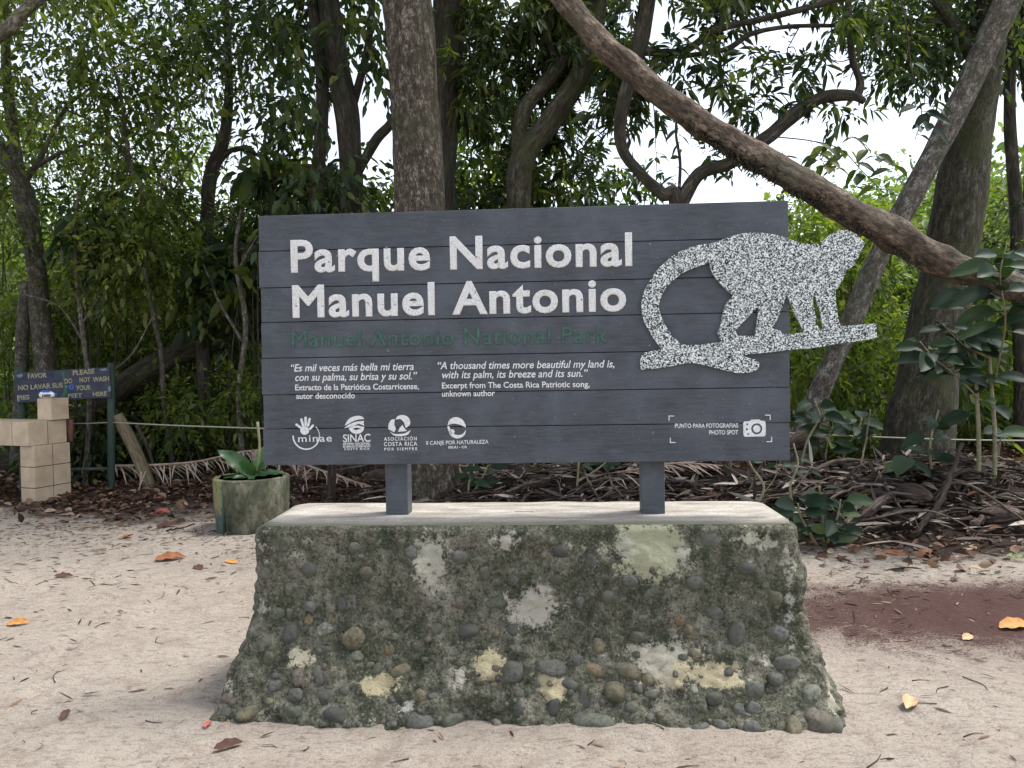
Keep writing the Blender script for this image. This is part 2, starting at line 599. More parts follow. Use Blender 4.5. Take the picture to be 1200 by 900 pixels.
# ------------------------------------------------------------------ the park sign
BC = np.array([0.03898875, 3.55, 0.0])
WY = -0.06157216
EX = np.array([math.cos(WY), math.sin(WY), 0.0])
EN = np.array([-math.sin(WY), math.cos(WY), 0.0])     # pointing away from the camera
EZ = np.array([0, 0, 1.0])
BW, BZ0, BZ1, TH = 2.43846, 1.05660, 2.22980, 0.042


def Lc(u, z, off=0.0):
    """sign coordinates: along the board, height, distance behind its face"""
    return BC + EX * u + EN * off + EZ * z


def B2(px, py):
    """the point of the board's face seen at a pixel of the photograph -> (u, z)"""
    d = ray(px, py)
    t = np.dot(BC - EYE, EN) / np.dot(d, EN)
    q = EYE + d * t - BC
    return np.dot(q, EX), q[2]


m, n, b = mat('slate_paint')
g = NG(n)
co = g.coord('Object', (1.2, 1, 9))
st = g.noise(co, 9, 6, 0.65)
cl = g.noise(g.coord('Object'), 4, 5, 0.6)
sp = g.noise(g.coord('Object'), 170, 2, 0.5)
c = g.ramp(st, [(0.3, (0.043, 0.048, 0.057)), (0.7, (0.074, 0.082, 0.096))])
c = g.mix(g.ramp(cl, [(0.42, 0.0), (0.7, 0.75)]), c, (0.102, 0.112, 0.132))
c = g.mix(g.ramp(sp, [(0.71, 0.0), (0.76, 0.75)]), c, (0.4, 0.4, 0.4))
g.link(c, b.inputs['Base Color'])
b.inputs['Roughness'].default_value = 0.55
g.bump(st, b, 0.25, 0.006)
SLATE = m
m, n, b = mat('white_letter_paint')
g = NG(n)
co = g.coord('Object')
w1 = g.noise(co, 38, 5, 0.7)
w2 = g.noise(co, 130, 3, 0.6)
c = g.ramp(w2, [(0.3, (0.52, 0.51, 0.50)), (0.6, (0.74, 0.74, 0.73))])
c = g.mix(g.ramp(w1, [(0.33, 0.9), (0.39, 0.0)]), c, (0.12, 0.12, 0.13))
c = g.mix(g.ramp(g.noise(co, 12, 4), [(0.5, 0.0), (0.75, 0.35)]), c, (0.5, 0.45, 0.36))
g.link(c, b.inputs['Base Color'])
b.inputs['Roughness'].default_value = 0.7
WHITE = m
GREEN = plain_mat('green_letter_paint', (0.032, 0.07, 0.058), (0.06, 0.135, 0.108), 30, 0.6, 0.2)
FINEW = plain_mat('white_fine_paint', (0.55, 0.55, 0.55), (0.8, 0.8, 0.8), 90, 0.7, 0)
MARKG = plain_mat('faded_green_paint', (0.03, 0.09, 0.07), (0.05, 0.13, 0.10), 60, 0.6, 0)
STEEL = plain_mat('bolt_steel', (0.10, 0.10, 0.11), (0.18, 0.18, 0.19), 60, 0.4, 0)
m, n, b = mat('mosaic_speckle')
g = NG(n)
vo = g.new('TexVoronoi')
vo.inputs['Scale'].default_value = 215
g.link(g.coord('Object'), vo.inputs['Vector'])
sp = g.new('SeparateColor')
g.link(vo.outputs['Color'], sp.inputs[0])
c = g.ramp(sp.outputs[0], [(0.0, (0.015, 0.022, 0.022)), (0.24, (0.07, 0.105, 0.105)), (0.40, (0.24, 0.275, 0.27)), (0.55, (0.5, 0.53, 0.525)), (0.72, (0.78, 0.79, 0.78))], 'CONSTANT')
g.link(c, b.inputs['Base Color'])
b.inputs['Roughness'].default_value = 0.5
g.bump(vo.outputs['Distance'], b, 0.3, 0.003)
SPECK = m

sign = thing('park_sign', 'large slate grey plank sign with white park name and speckled monkey cutout', 'sign', tuple(Lc(0, 0.79)))
mb = MB()
seam = np.linspace(BZ0, BZ1, 8)
seam[1:-1] += np.array([0.004, -0.003, 0.002, 0.003, -0.002, 0.002])
ax = np.array([EX, EN, EZ])
for k in range(7):
    z0, z1 = seam[k] + (0.0016 if k else 0), seam[k + 1] - (0.0016 if k < 6 else 0)
    o1, o2 = R.uniform(-0.004, 0.004, 2)
    c = Lc((o1 + o2) / 2, (z0 + z1) / 2, TH / 2 + R.uniform(0, 0.0015))
    mb.box(c, (BW + o2 - o1, TH, z1 - z0), ax)
board = mb.build('board', SLATE, sign, bevel=0.002)
sub(board, sign)
mb = MB()
mb.box(Lc(0, (BZ0 + BZ1) / 2, TH + 0.012), (BW - 0.2, 0.018, BZ1 - BZ0 - 0.1), ax)
mb.build('backing_panel', SLATE, sign, smooth=False)
HB = 0.797
for px in (461.5, 767.5):
    u = B2(px, 580)[0]
    mb = MB()
    mb.box(Lc(u, (HB - 0.03 + BZ1 - 0.1) / 2, TH + 0.022 + 0.05), (0.108, 0.1, BZ1 - 0.1 - HB + 0.03), ax)
    mb.build('post', SLATE, sign, bevel=0.004)
for px, py in ((455, 411), (453, 290), (762, 286), (761, 405), (765, 507), (603, 512), (395, 300)):
    u, z = B2(px, py)
    mb = MB()
    q = Lc(u, z, 0)
    mb.tube([q + EN * 0.002, q - EN * 0.002, q - EN * 0.003], [0.0065, 0.0065, 0.004], 10)
    mb.build('bolt', STEEL, sign)


def to_mesh_obj(cu, name, material, parent, frame, off, bold_z=1.0):
    """turns a curve or text into a mesh part lying on the plane frame(u, z, off)"""
    o = bpy.data.objects.new('tmp', cu)
    COL.objects.link(o)
    dg = bpy.context.evaluated_depsgraph_get()
    me = bpy.data.meshes.new_from_object(o.evaluated_get(dg))
    bpy.data.objects.remove(o)
    return me


def text_mesh(body, bold=0.0, shear=0.0, spacing=1.0):
    cu = bpy.data.curves.new('t', 'FONT')
    cu.body = body
    cu.size = 1.0
    cu.shear = shear
    cu.space_character = spacing
    cu.resolution_u = 4
    cu.fill_mode = 'BOTH'
    cu.extrude = 0.02
    if bold:
        cu.bevel_depth = bold
        cu.bevel_resolution = 0
    me = to_mesh_obj(cu, 't', None, None, None, 0)
    bpy.data.curves.remove(cu)
    return me


CAPH = None


def cap_height():
    global CAPH
    if CAPH is None:
        me = text_mesh('H')
        CAPH = max(v.co.y for v in me.vertices)
    return CAPH


def write(body, p0, p1, cap_px, material, name, parent, conv=B2, place=Lc, bold=0.0, shear=0.0, label=None, thick=0.002, spacing=1.0):
    """text whose ink runs from pixel p0 to pixel p1 along its baseline, cap_px tall"""
    me = text_mesh(body, bold, shear, spacing)
    co = np.array([v.co for v in me.vertices])
    u0, z0 = conv(*p0)
    u1, z1 = conv(*p1)
    _, zt = conv(p0[0], p0[1] - cap_px)
    x0, x1 = co[:, 0].min(), co[:, 0].max()
    sx = (u1 - u0) / (x1 - x0)
    sy = (zt - z0) / (cap_height() + bold)
    zmax = max(np.abs(co[:, 2]).max(), 1e-6)
    us = u0 + (co[:, 0] - x0) * sx
    zs = z0 + (z1 - z0) * (co[:, 0] - x0) / (x1 - x0) + (co[:, 1] + bold * 0.5) * sy
    of = -(co[:, 2] / zmax + 1) * 0.5 * thick
    w = np.array([place(a, q, f) for a, q, f in zip(us, zs, of)]) - np.array(_org[parent.name])
    me.vertices.foreach_set('co', w.ravel())
    me.materials.clear()
    me.materials.append(material)
    me.update()
    me.name = name
    o = bpy.data.objects.new(name, me)
    COL.objects.link(o)
    o.parent = parent
    if label:
        o['label'] = label
    return o


def outline(polys, material, name, parent, conv=B2, place=Lc, off=0.0, thick=0.002, smooth=0, label=None):
    """filled flat shape from closed pixel outlines (holes by even-odd), thick metres deep, its back at off"""
    cu = bpy.data.curves.new('o', 'CURVE')
    cu.dimensions = '2D'
    cu.fill_mode = 'BOTH'
    cu.extrude = 0.5
    for p in polys:
        p = np.asarray(p, float)
        if smooth:
            q = np.vstack([p[-1:], p, p[:2]])
            out = []
            for i in range(len(p)):
                a, bb, c, d = q[i:i + 4]
                sharp = np.dot(unit(bb - a), unit(c - bb)) < 0.2 or np.dot(unit(c - bb), unit(d - c)) < 0.2
                for t in np.arange(smooth) / smooth:
                    out.append(bb * (1 - t) + c * t if sharp else 0.5 * (2 * bb + (c - a) * t + (2 * a - 5 * bb + 4 * c - d) * t * t + (3 * bb - a - 3 * c + d) * t ** 3))
            p = np.array(out)
        s = cu.splines.new('POLY')
        s.points.add(len(p) - 1)
        for pt, (x, y) in zip(s.points, p):
            u, z = conv(x, y)
            pt.co = (u, z, 0, 1)
        s.use_cyclic_u = True
    me = to_mesh_obj(cu, 'o', None, None, None, 0)
    bpy.data.curves.remove(cu)
    co = np.array([v.co for v in me.vertices])
    w = np.array([place(a, q, off - (k + 0.5) * thick) for a, q, k in co]) - np.array(_org[parent.name])
    me.vertices.foreach_set('co', w.ravel())
    me.materials.clear()
    me.materials.append(material)
    me.update()
    me.name = name
    o = bpy.data.objects.new(name, me)
    COL.objects.link(o)
    o.parent = parent
    if label:
        o['label'] = label
    return o


write('Parque Nacional', (341, 319), (741, 311.0), 37, WHITE, 'title_lettering', sign, bold=0.0285, spacing=1.09)
write('Manuel Antonio', (343, 372), (734, 364.0), 37, WHITE, 'title_lettering', sign, bold=0.0285, spacing=1.09)
write('Manuel Antonio National Park', (342, 407), (713, 401.5), 19, GREEN, 'title_lettering', sign, bold=0.014, label='dark green English park name', spacing=1.08)
for body, a, e, cp, sh in (
        ('\u201cEs mil veces m\u00e1s bella mi tierra', (341, 435.5), (485, 433.5), 8.5, 0.22),
        ('con su palma, su brisa y su sol.\u201d', (346, 446.5), (489, 444.5), 8.5, 0.22),
        ('Extracto de la Patri\u00f3tica Costarricense,', (346, 457.5), (491, 456), 6.8, 0),
        ('autor desconocido', (347, 467.5), (416, 466.8), 6.8, 0),
        ('\u201cA thousand times more beautiful my land is,', (513, 432.7), (720, 430.5), 8.5, 0.22),
        ('with its palm, its breeze and its sun.\u201d', (518, 443.5), (689, 441.5), 8.5, 0.22),
        ('Excerpt from The Costa Rica Patriotic song,', (518, 455.2), (691, 453.5), 6.8, 0),
        ('unknown author', (518, 464.8), (580, 464), 6.8, 0),
        ('PUNTO PARA FOTOGRAFIAS', (791, 501.5), (865, 501), 5.0, 0),
        ('PHOTO SPOT', (831, 509.3), (865, 509), 5.0, 0)):
    write(body, a, e, cp, FINEW, 'quote_lettering' if cp > 6 else 'caption_lettering', sign, bold=0.012 if sh else 0.016, shear=sh, thick=0.0012)


def circ(x, y, r, n=28, a0=0, a1=360, ry=None):
    t = np.radians(np.linspace(a0, a1, n, endpoint=(a1 - a0) % 360 != 0))
    return np.stack([x + r * np.cos(t), y - (ry or r) * np.sin(t)], -1)


def arcband(x, y, r0, r1, a0, a1, n=24):
    return np.vstack([circ(x, y, r1, n, a0, a1), circ(x, y, r0, n, a0, a1)[::-1]])


def capsule(x0, y0, x1, y1, r):
    a = math.degrees(math.atan2(-(y1 - y0), x1 - x0))
    return np.vstack([circ(x1, y1, r, 8, a - 90, a + 89.9), circ(x0, y0, r, 8, a + 90, a + 269.9)])


# emblem one: an open hand inside a swoosh, with the word below
hand = [circ(357.2, 504.5, 5.2, 20, ry=5.0)]
for q in ((352.3, 501, 347.5, 497.5, 1.3), (355.2, 498.5, 353.3, 491.5, 1.35), (358.3, 498, 358.2, 489.5, 1.4), (361.2, 498.6, 363.0, 491, 1.35), (363.6, 502.4, 366.8, 498.6, 1.3)):
    hand.append(capsule(*q))
e = outline(hand[:1], FINEW, 'emblem', sign, label='white open hand emblem with swoosh')
sub(e, sign)
for q in hand[1:]:
    outline([q], FINEW, 'finger', e)
outline([arcband(359, 511, 14.6, 16.2, 178, 358)], FINEW, 'swoosh', e)
outline([arcband(359, 511, 15.2, 15.9, 352, 405)], FINEW, 'swoosh', e)
write('minae', (349.5, 518), (389, 517.3), 8.2, FINEW, 'wordmark', e, bold=0.006, spacing=1.15, thick=0.0014)
# emblem two: a bird-like swoosh over a disc
e = outline([[(404, 499), (407, 493), (412, 489), (419, 487.2), (425, 488.5), (427, 491), (421, 491.5), (414, 493.5), (408, 497)]], FINEW, 'emblem', sign, smooth=3, label='white bird and crescent emblem')
sub(e, sign)
outline([[(403, 502), (409, 497.5), (418, 494), (427, 493.2), (426, 496), (427, 499), (421, 496.5), (413, 499.5)]], FINEW, 'feather', e, smooth=3)
outline([[(408.5, 501.5), (415, 499), (420, 498.8), (427.2, 500.5), (425.5, 505), (421, 508), (415, 508), (411, 505.5)], [(414, 501.8), (419, 501), (423, 502), (418.5, 504), (415, 503.5)]], FINEW, 'disc', e, smooth=3)
write('SINAC', (402, 518.2), (434.2, 517.5), 9.0, FINEW, 'wordmark', e, bold=0.012, thick=0.0014)
write('SISTEMA NACIONAL', (402, 521.6), (434, 521), 2.6, FINEW, 'wordmark', e, bold=0.03, thick=0.0014)
write('DE AREAS DE CONSERVACION', (402, 524.6), (434, 524), 2.4, FINEW, 'wordmark', e, bold=0.03, thick=0.0014)
write('COSTA RICA', (403.5, 527.6), (433, 527), 2.4, FINEW, 'wordmark', e, bold=0.03, thick=0.0014, spacing=1.5)
# emblem three: overlapping round leaves
e = outline([[(455.5, 503), (456, 495.5), (459.5, 491.5), (462.8, 491.3), (462, 497), (464, 502.5), (462, 506.5)]], FINEW, 'emblem', sign, smooth=3, label='white overlapping round leaf emblem')
sub(e, sign)
outline([[(463.2, 491.5), (466, 487.8), (471.5, 486.2), (477.5, 488.3), (480.6, 493), (480, 498.5), (475.6, 501.6), (473.5, 495), (469, 491)]], FINEW, 'leaf_shape', e, smooth=3)
outline([[(466.5, 506), (468.5, 501), (471.8, 498), (474.5, 502.5), (477, 505)]], FINEW, 'leaf_shape', e, smooth=2)
outline([[(456.5, 505.5), (461, 508.2), (467, 508.6), (475, 507.6), (481.8, 503.6), (478.5, 509), (470, 511.2), (461, 510)]], FINEW, 'swoosh', e, smooth=3)
write('ASOCIACI\u00d3N', (450, 516.6), (488.5, 516), 4.2, FINEW, 'wordmark', e, bold=0.02, thick=0.0014, spacing=1.35)
write('COSTA RICA', (450, 522.8), (489, 522.2), 4.6, FINEW, 'wordmark', e, bold=0.02, thick=0.0014, spacing=1.2)
write('POR SIEMPRE', (450.5, 528), (489, 527.4), 3.2, FINEW, 'wordmark', e, bold=0.025, thick=0.0014, spacing=1.5)
# emblem four: a ball split by a curling wave
e = outline([[(524.5, 498.5), (525.8, 493.5), (530, 489.8), (535.5, 488.8), (541.5, 491.5), (545.6, 497.5), (546, 501), (540.5, 498.2), (533, 496.4), (527.5, 497.2)]], FINEW, 'emblem', sign, smooth=3, label='white round wave emblem')
sub(e, sign)
outline([[(524, 500), (526.5, 499), (528, 504), (532, 508.5), (538, 509.8), (543, 507.8), (546.3, 503.5), (545, 509), (540, 513), (533.5, 513.4), (527.5, 509.5)]], FINEW, 'swoosh', e, smooth=3)
outline([circ(529.8, 505.8, 2.9, 16)], FINEW, 'ball', e)
write('II CANJE POR NATURALEZA', (499.5, 521.3), (572.5, 519.8), 4.4, FINEW, 'wordmark', e, bold=0.012, thick=0.0014)
write('EEUU - CR', (525.5, 525.6), (547.5, 525.1), 2.6, FINEW, 'wordmark', e, bold=0.03, thick=0.0014)
# photo-spot frame and camera pictogram
cp = outline([[(872, 494), (879, 493.4), (880, 491.8), (890, 491.5), (891.4, 493), (895.6, 493.2), (897.2, 495), (897.2, 509.5), (895.6, 511.3), (873, 511.8), (871.2, 510), (870.8, 496)],
              circ(886.7, 502.5, 6.5, 24), circ(875.6, 497.3, 1.3, 5), circ(875.2, 503, 1.5, 5), circ(876.6, 508.6, 1.4, 4)], FINEW, 'camera_symbol', sign)
sub(cp, sign)
outline([circ(886.7, 502.5, 4.3, 20)], FINEW, 'lens_disc', cp)
for x, y, sx, sy in ((783.5, 487, 1, 1), (903, 486, -1, 1), (785, 519, 1, -1), (904.7, 518, -1, -1)):
    t = 1.0
    outline([[(x, y), (x + 6.5 * sx, y), (x + 6.5 * sx, y + t * sy), (x + t * sx, y + t * sy), (x + t * sx, y + 6 * sy), (x, y + 6 * sy)]], FINEW, 'corner_mark', sign)

# the monkey on its branch, cut from speckled sheet
mo = [(385, 100), (440, 78), (500, 60), (560, 54), (620, 56), (680, 66), (730, 80), (770, 97), (800, 103), (840, 108), (885, 105), (900, 85), (925, 65), (955, 48), (985, 42), (1015, 47), (1045, 60), (1062, 78), (1080, 95), (1085, 110), (1072, 130), (1062, 150), (1050, 180), (1035, 207), (1010, 222), (1000, 235), (985, 270), (968, 300), (950, 330), (951, 370), (957, 410), (962, 450), (975, 488), (1010, 487), (1080, 482), (1140, 478), (1143, 545), (1050, 560), (950, 573), (860, 590), (745, 600), (640, 612), (560, 620), (515, 625), (545, 638), (575, 645), (592, 660), (592, 680), (575, 698), (540, 706), (490, 708), (430, 695), (370, 680), (310, 665), (270, 662), (215, 670), (150, 682), (60, 692), (42, 688), (40, 650), (50, 622), (70, 610), (140, 598), (112, 562), (80, 510), (55, 460), (45, 400), (50, 350), (65, 310), (95, 260), (130, 215), (180, 170), (240, 135), (310, 112)]
h1 = [(362, 193), (300, 215), (240, 240), (190, 280), (150, 325), (130, 375), (127, 410), (140, 450), (165, 500), (200, 545), (240, 575), (300, 577), (370, 570), (422, 562), (405, 540), (402, 520), (415, 480), (425, 430), (440, 385), (470, 350), (465, 340), (430, 310), (395, 270), (370, 230)]
h2 = [(592, 395), (560, 430), (520, 470), (490, 505), (487, 520), (500, 535), (575, 535), (578, 510), (585, 460)]
h3 = [(721, 342), (740, 380), (755, 420), (775, 460), (800, 512), (790, 520), (740, 525), (705, 525), (690, 510), (660, 503), (672, 470), (690, 430), (705, 390)]
h4 = [(845, 350), (857, 350), (865, 380), (880, 420), (885, 460), (896, 502), (875, 505), (865, 480), (855, 430), (845, 385)]
cut = outline([[(740 + x / 4, 260 + y / 4) for x, y in q] for q in (mo, h1, h2, h3, h4)], SPECK, 'monkey_cutout', sign, off=-0.003, thick=0.016, smooth=3, label='speckled white monkey walking along a branch')

# ------------------------------------------------------------------ the plinth
m, n, b = mat('mossy_concrete')
g = NG(n)
co = g.coord('Object')
n1 = g.noise(co, 5, 7, 0.68, 0.4)
n2 = g.noise(co, 22, 6, 0.7)
n3 = g.noise(co, 85, 4, 0.7)
nv = g.noise(g.coord('Object', (1, 1, 0.35)), 16, 5, 0.65)
pa = g.new('Attribute', attribute_name='patch')
sp = g.new('SeparateColor')
g.link(pa.outputs['Color'], sp.inputs[0])
c = g.ramp(n1, [(0.28, (0.034, 0.037, 0.022)), (0.43, (0.086, 0.086, 0.056)), (0.55, (0.16, 0.15, 0.11)), (0.7, (0.31, 0.29, 0.23))])
c = g.mix(g.ramp(nv, [(0.46, 0.0), (0.62, 0.8)]), c, (0.038, 0.048, 0.024))
c = g.mix(g.ramp(n2, [(0.53, 0.0), (0.7, 0.6)]), c, (0.27, 0.262, 0.21))
c = g.mix(g.ramp(n2, [(0.33, 0.8), (0.46, 0.0)]), c, (0.02, 0.022, 0.016))
c = g.mix(g.ramp(n3, [(0.36, 0.9), (0.48, 0.0)]), c, (0.022, 0.024, 0.018))
c = g.mix(g.ramp(n3, [(0.57, 0.0), (0.7, 0.7)]), c, (0.30, 0.29, 0.24))
pf = g.math('ADD', g.math('MULTIPLY', sp.outputs[0], 1.15), g.math('MULTIPLY', g.math('SUBTRACT', n2, 0.5), 2.0))
pf = g.math('ADD', pf, g.math('MULTIPLY', g.math('SUBTRACT', n3, 0.5), 0.8))
pf = g.math('ADD', pf, g.math('MULTIPLY', g.math('SUBTRACT', n1, 0.5), 1.0))
pc = g.mix(sp.outputs[1], (0.42, 0.40, 0.34), (0.50, 0.42, 0.24))
pc = g.mix(sp.outputs[2], pc, (0.34, 0.36, 0.20))
c = g.mix(g.ramp(pf, [(0.48, 0.0), (0.74, 0.95)]), c, pc)
g.link(c, b.inputs['Base Color'])
b.inputs['Roughness'].default_value = 0.92
h = g.math('ADD', g.math('MULTIPLY', n2, 1.0), g.math('MULTIPLY', n3, 0.5))
g.bump(h, b, 0.9, 0.02)
MOSSY = m
m, n, b = mat('plinth_cap')
g = NG(n)
co = g.coord('Object')
n1 = g.noise(g.coord('Object', (0.45, 1.5, 1)), 9, 6, 0.65)
n3 = g.noise(co, 90, 4, 0.7)
pa = g.new('Attribute', attribute_name='patch')
sp = g.new('SeparateColor')
g.link(pa.outputs['Color'], sp.inputs[0])
c = g.ramp(n1, [(0.32, (0.24, 0.215, 0.18)), (0.5, (0.38, 0.345, 0.295)), (0.68, (0.54, 0.505, 0.45))])
c = g.mix(g.ramp(n3, [(0.32, 0.7), (0.5, 0.0)]), c, (0.16, 0.14, 0.11))
ed = g.math('ADD', sp.outputs[0], g.math('MULTIPLY', g.math('SUBTRACT', n1, 0.5), 2.0))
c = g.mix(g.ramp(ed, [(0.3, 0.0), (0.85, 0.9)]), c, (0.12, 0.122, 0.08))
g.link(c, b.inputs['Base Color'])
b.inputs['Roughness'].default_value = 0.9
g.bump(n3, b, 0.5, 0.006)
CAP = m

plinth = thing('stone_plinth', 'mossy concrete plinth studded with river cobbles, flaring out at the sand', 'plinth', tuple(Lc(0, 0)))
NP, NZ = 720, 112


def perim(x0, x1, y0, y1, r, npt=NP):
    """rounded rectangle, evenly spaced, starting at the back middle"""
    pts = []
    for cx, cy, a in ((x1 - r, y0 + r, -90), (x1 - r, y1 - r, 0), (x0 + r, y1 - r, 90), (x0 + r, y0 + r, 180)):
        for t in np.linspace(a, a + 90, 10):
            pts.append((cx + r * math.cos(math.radians(t)), cy + r * math.sin(math.radians(t))))
    pts = np.array(pts)
    pts = np.vstack([pts, pts[:1]])
    ln = np.concatenate([[0], np.cumsum(np.linalg.norm(np.diff(pts, axis=0), axis=1))])
    t = np.linspace(0, ln[-1], npt, endpoint=False)
    return np.stack([np.interp(t, ln, pts[:, 0]), np.interp(t, ln, pts[:, 1])], -1)


def plinth_ring(s):
    k = max(0.0, (0.52 - s) / 0.52) ** 1.35
    a, ar = 0.26 * (1 - s) + 0.74 * k, 0.5 * (1 - s) + 0.5 * k
    top = 0.022 * max(0.0, (s - 0.965) / 0.035) ** 2
    return perim(-1.225 - 0.14 * a + top, 1.215 + 0.16 * ar - top, -0.163 - 0.205 * a + top, 0.44 + 0.16 * a - top, 0.075 + 0.02 * a)


sv = np.linspace(-0.06, 1.0, NZ)
rings = []
for s in sv:
    xy = plinth_ring(max(s, 0))
    rings.append(np.column_stack([xy, np.full(NP, s * HB)]))
V = np.array(rings)
cen = np.array([0, 0.12])
dirv = V[..., :2] - cen
dirv[..., 0] *= 0.45
dirv = unit(dirv)
q = V.reshape(-1, 3)
dis = (0.016 * fbm(q * 5, 31) + 0.013 * fbm(q * 15, 35, 3) + 0.006 * vn(q * 42, 39)).reshape(NZ, NP)
fade = np.clip((1.0 - sv) / 0.08, 0, 1)[:, None] * 0.85 + 0.15
dis = dis * fade * (1 + 0.9 * np.clip((0.5 - sv) / 0.5, 0, 1))[:, None]
V[..., :2] += dirv * dis[..., None]
wv = BC + V[..., :1] * EX + V[..., 1:2] * EN + V[..., 2:] * EZ
i = np.arange(NZ - 1)[:, None] * NP
j = np.arange(NP)[None]
fq = np.stack([i + j, i + (j + 1) % NP, i + NP + (j + 1) % NP, i + NP + j], -1).reshape(-1, 4)
mb = MB()
mb.add(wv.reshape(-1, 3), fq)
body = mb.build('body', MOSSY, plinth)
sub(body, plinth)
BV = BVHTree.FromPolygons([Vector(p) for p in wv.reshape(-1, 3)], [tuple(int(k) for k in q) for q in fq])


def hit(px, py):
    d = Vector(ray(px, py)).normalized()
    return BV.ray_cast(Vector(EYE), d)


pv = wv.reshape(-1, 3)
pcol = np.zeros((len(pv), 4))
pcol[:, 3] = 1
for px, py, rx, ry, am, ye, gr in (
        (762, 645, 42, 34, 1.0, 0.2, 0.55), (690, 640, 40, 18, 0.4, 0.0, 0.3), (625, 712, 30, 24, 0.95, 0.1, 0), (505, 655, 20, 30, 0.85, 0.1, 0.1), (592, 634, 20, 14, 0.7, 0, 0), (445, 802, 22, 11, 0.95, 0.8, 0),
        (575, 780, 20, 15, 0.95, 0.8, 0), (648, 806, 13, 18, 0.95, 0.8, 0), (785, 778, 34, 24, 0.95, 0.45, 0), (760, 765, 30, 12, 0.8, 0.2, 0), (350, 772, 18, 10, 0.9, 0.4, 0), (838, 792, 28, 14, 0.9, 0.75, 0),
        (885, 632, 26, 12, 0.7, 0.1, 0.2), (910, 774, 20, 8, 0.7, 0.1, 0), (270, 800, 8, 16, 0.5, 0.2, 0), (540, 790, 10, 12, 0.6, 0.1, 0), (925, 700, 8, 60, 0.6, 0.0, 0.1), (975, 820, 6, 16, 0.7, 0.3, 0),
        (420, 850, 30, 10, 0.5, 0, 0), (700, 848, 50, 8, 0.55, 0, 0), (475, 828, 14, 8, 0.6, 0, 0), (312, 835, 20, 8, 0.4, 0, 0), (308, 712, 12, 10, 0.5, 0, 0), (455, 690, 40, 10, 0.35, 0, 0), (870, 700, 30, 40, 0.3, 0, 0.2),
        (820, 650, 20, 12, 0.4, 0, 0.2), (350, 640, 24, 20, 0.35, 0, 0.2), (310, 625, 10, 40, 0.5, 0, 0)):
    loc, nrm, idx, dist = hit(px, py)
    if loc is None:
        continue
    sc = dist / F
    dd = pv - np.array(loc)
    a = np.abs(dd @ EX) / (rx * sc)
    c2 = np.abs(dd[:, 2]) / (ry * sc)
    w = np.exp(-(a ** 2 + c2 ** 2) * 0.75) * am
    w[(dd @ EN) > 0.3] = 0
    up = w > pcol[:, 0]
    pcol[up, 0] = w[up]
    k = w > 0.1
    pcol[k, 1] = ye
    pcol[k, 2] = gr
at = body.data.attributes.new('patch', 'FLOAT_COLOR', 'POINT')
at.data.foreach_set('color', pcol.ravel())

# cap: concentric rings closing the top
rg, cl = [], []
last = V[-1]
mid = np.array([0.0, 0.14, HB])
for k, t in enumerate((0.0, 0.006, 0.03, 0.08, 0.16, 0.3, 0.5, 0.75, 0.98)):
    rr = last.copy()
    x, y = rr[:, 0], rr[:, 1]
    rr[:, 0] = x * (1 - t * 0.98)
    rr[:, 1] = mid[1] + (y - mid[1]) * (1 - t)
    rr[:, 2] = HB + (0.004 if k else -0.006) + 0.004 * min(t * 5, 1) + 0.004 * vn(rr * 6, 51)
    rg.append(rr)
    front = np.clip((-rr[:, 1] - 0.02) / 0.12, 0, 1)
    cl.append(np.clip(front * 0.9 + (1 - min(t / 0.05, 1)) * 0.5, 0, 1))
CV = np.array(rg)
cw = BC + CV[..., :1] * EX + CV[..., 1:2] * EN + CV[..., 2:] * EZ
nr = len(CV)
i = np.arange(nr - 1)[:, None] * NP
fq = np.stack([i + j, i + (j + 1) % NP, i + NP + (j + 1) % NP, i + NP + j], -1).reshape(-1, 4)
mb = MB()
mb.add(cw.reshape(-1, 3), fq)
cap = mb.build('cap', CAP, plinth)
ca = np.array(cl).ravel()
at = cap.data.attributes.new('patch', 'FLOAT_COLOR', 'POINT')
at.data.foreach_set('color', np.stack([ca, ca * 0, ca * 0, ca * 0 + 1], -1).ravel())

# cobbles set in the concrete


def cobble_mat(name, c1, c2):
    m, n, b = mat(name)
    g = NG(n)
    co = g.coord('Object')
    a = g.noise(co, 9, 5, 0.6)
    f = g.noise(co, 70, 4, 0.7)
    mo = g.noise(co, 14, 5, 0.65)
    c = g.ramp(a, [(0.3, c1), (0.7, c2)])
    c = g.mix(g.ramp(f, [(0.35, 0.75), (0.55, 0.0)]), c, (0.035, 0.037, 0.03))
    c = g.mix(g.ramp(mo, [(0.45, 0.0), (0.6, 0.8)]), c, (0.07, 0.072, 0.05))
    g.link(c, b.inputs['Base Color'])
    b.inputs['Roughness'].default_value = 0.7
    g.bump(f, b, 0.35, 0.004)
    return m


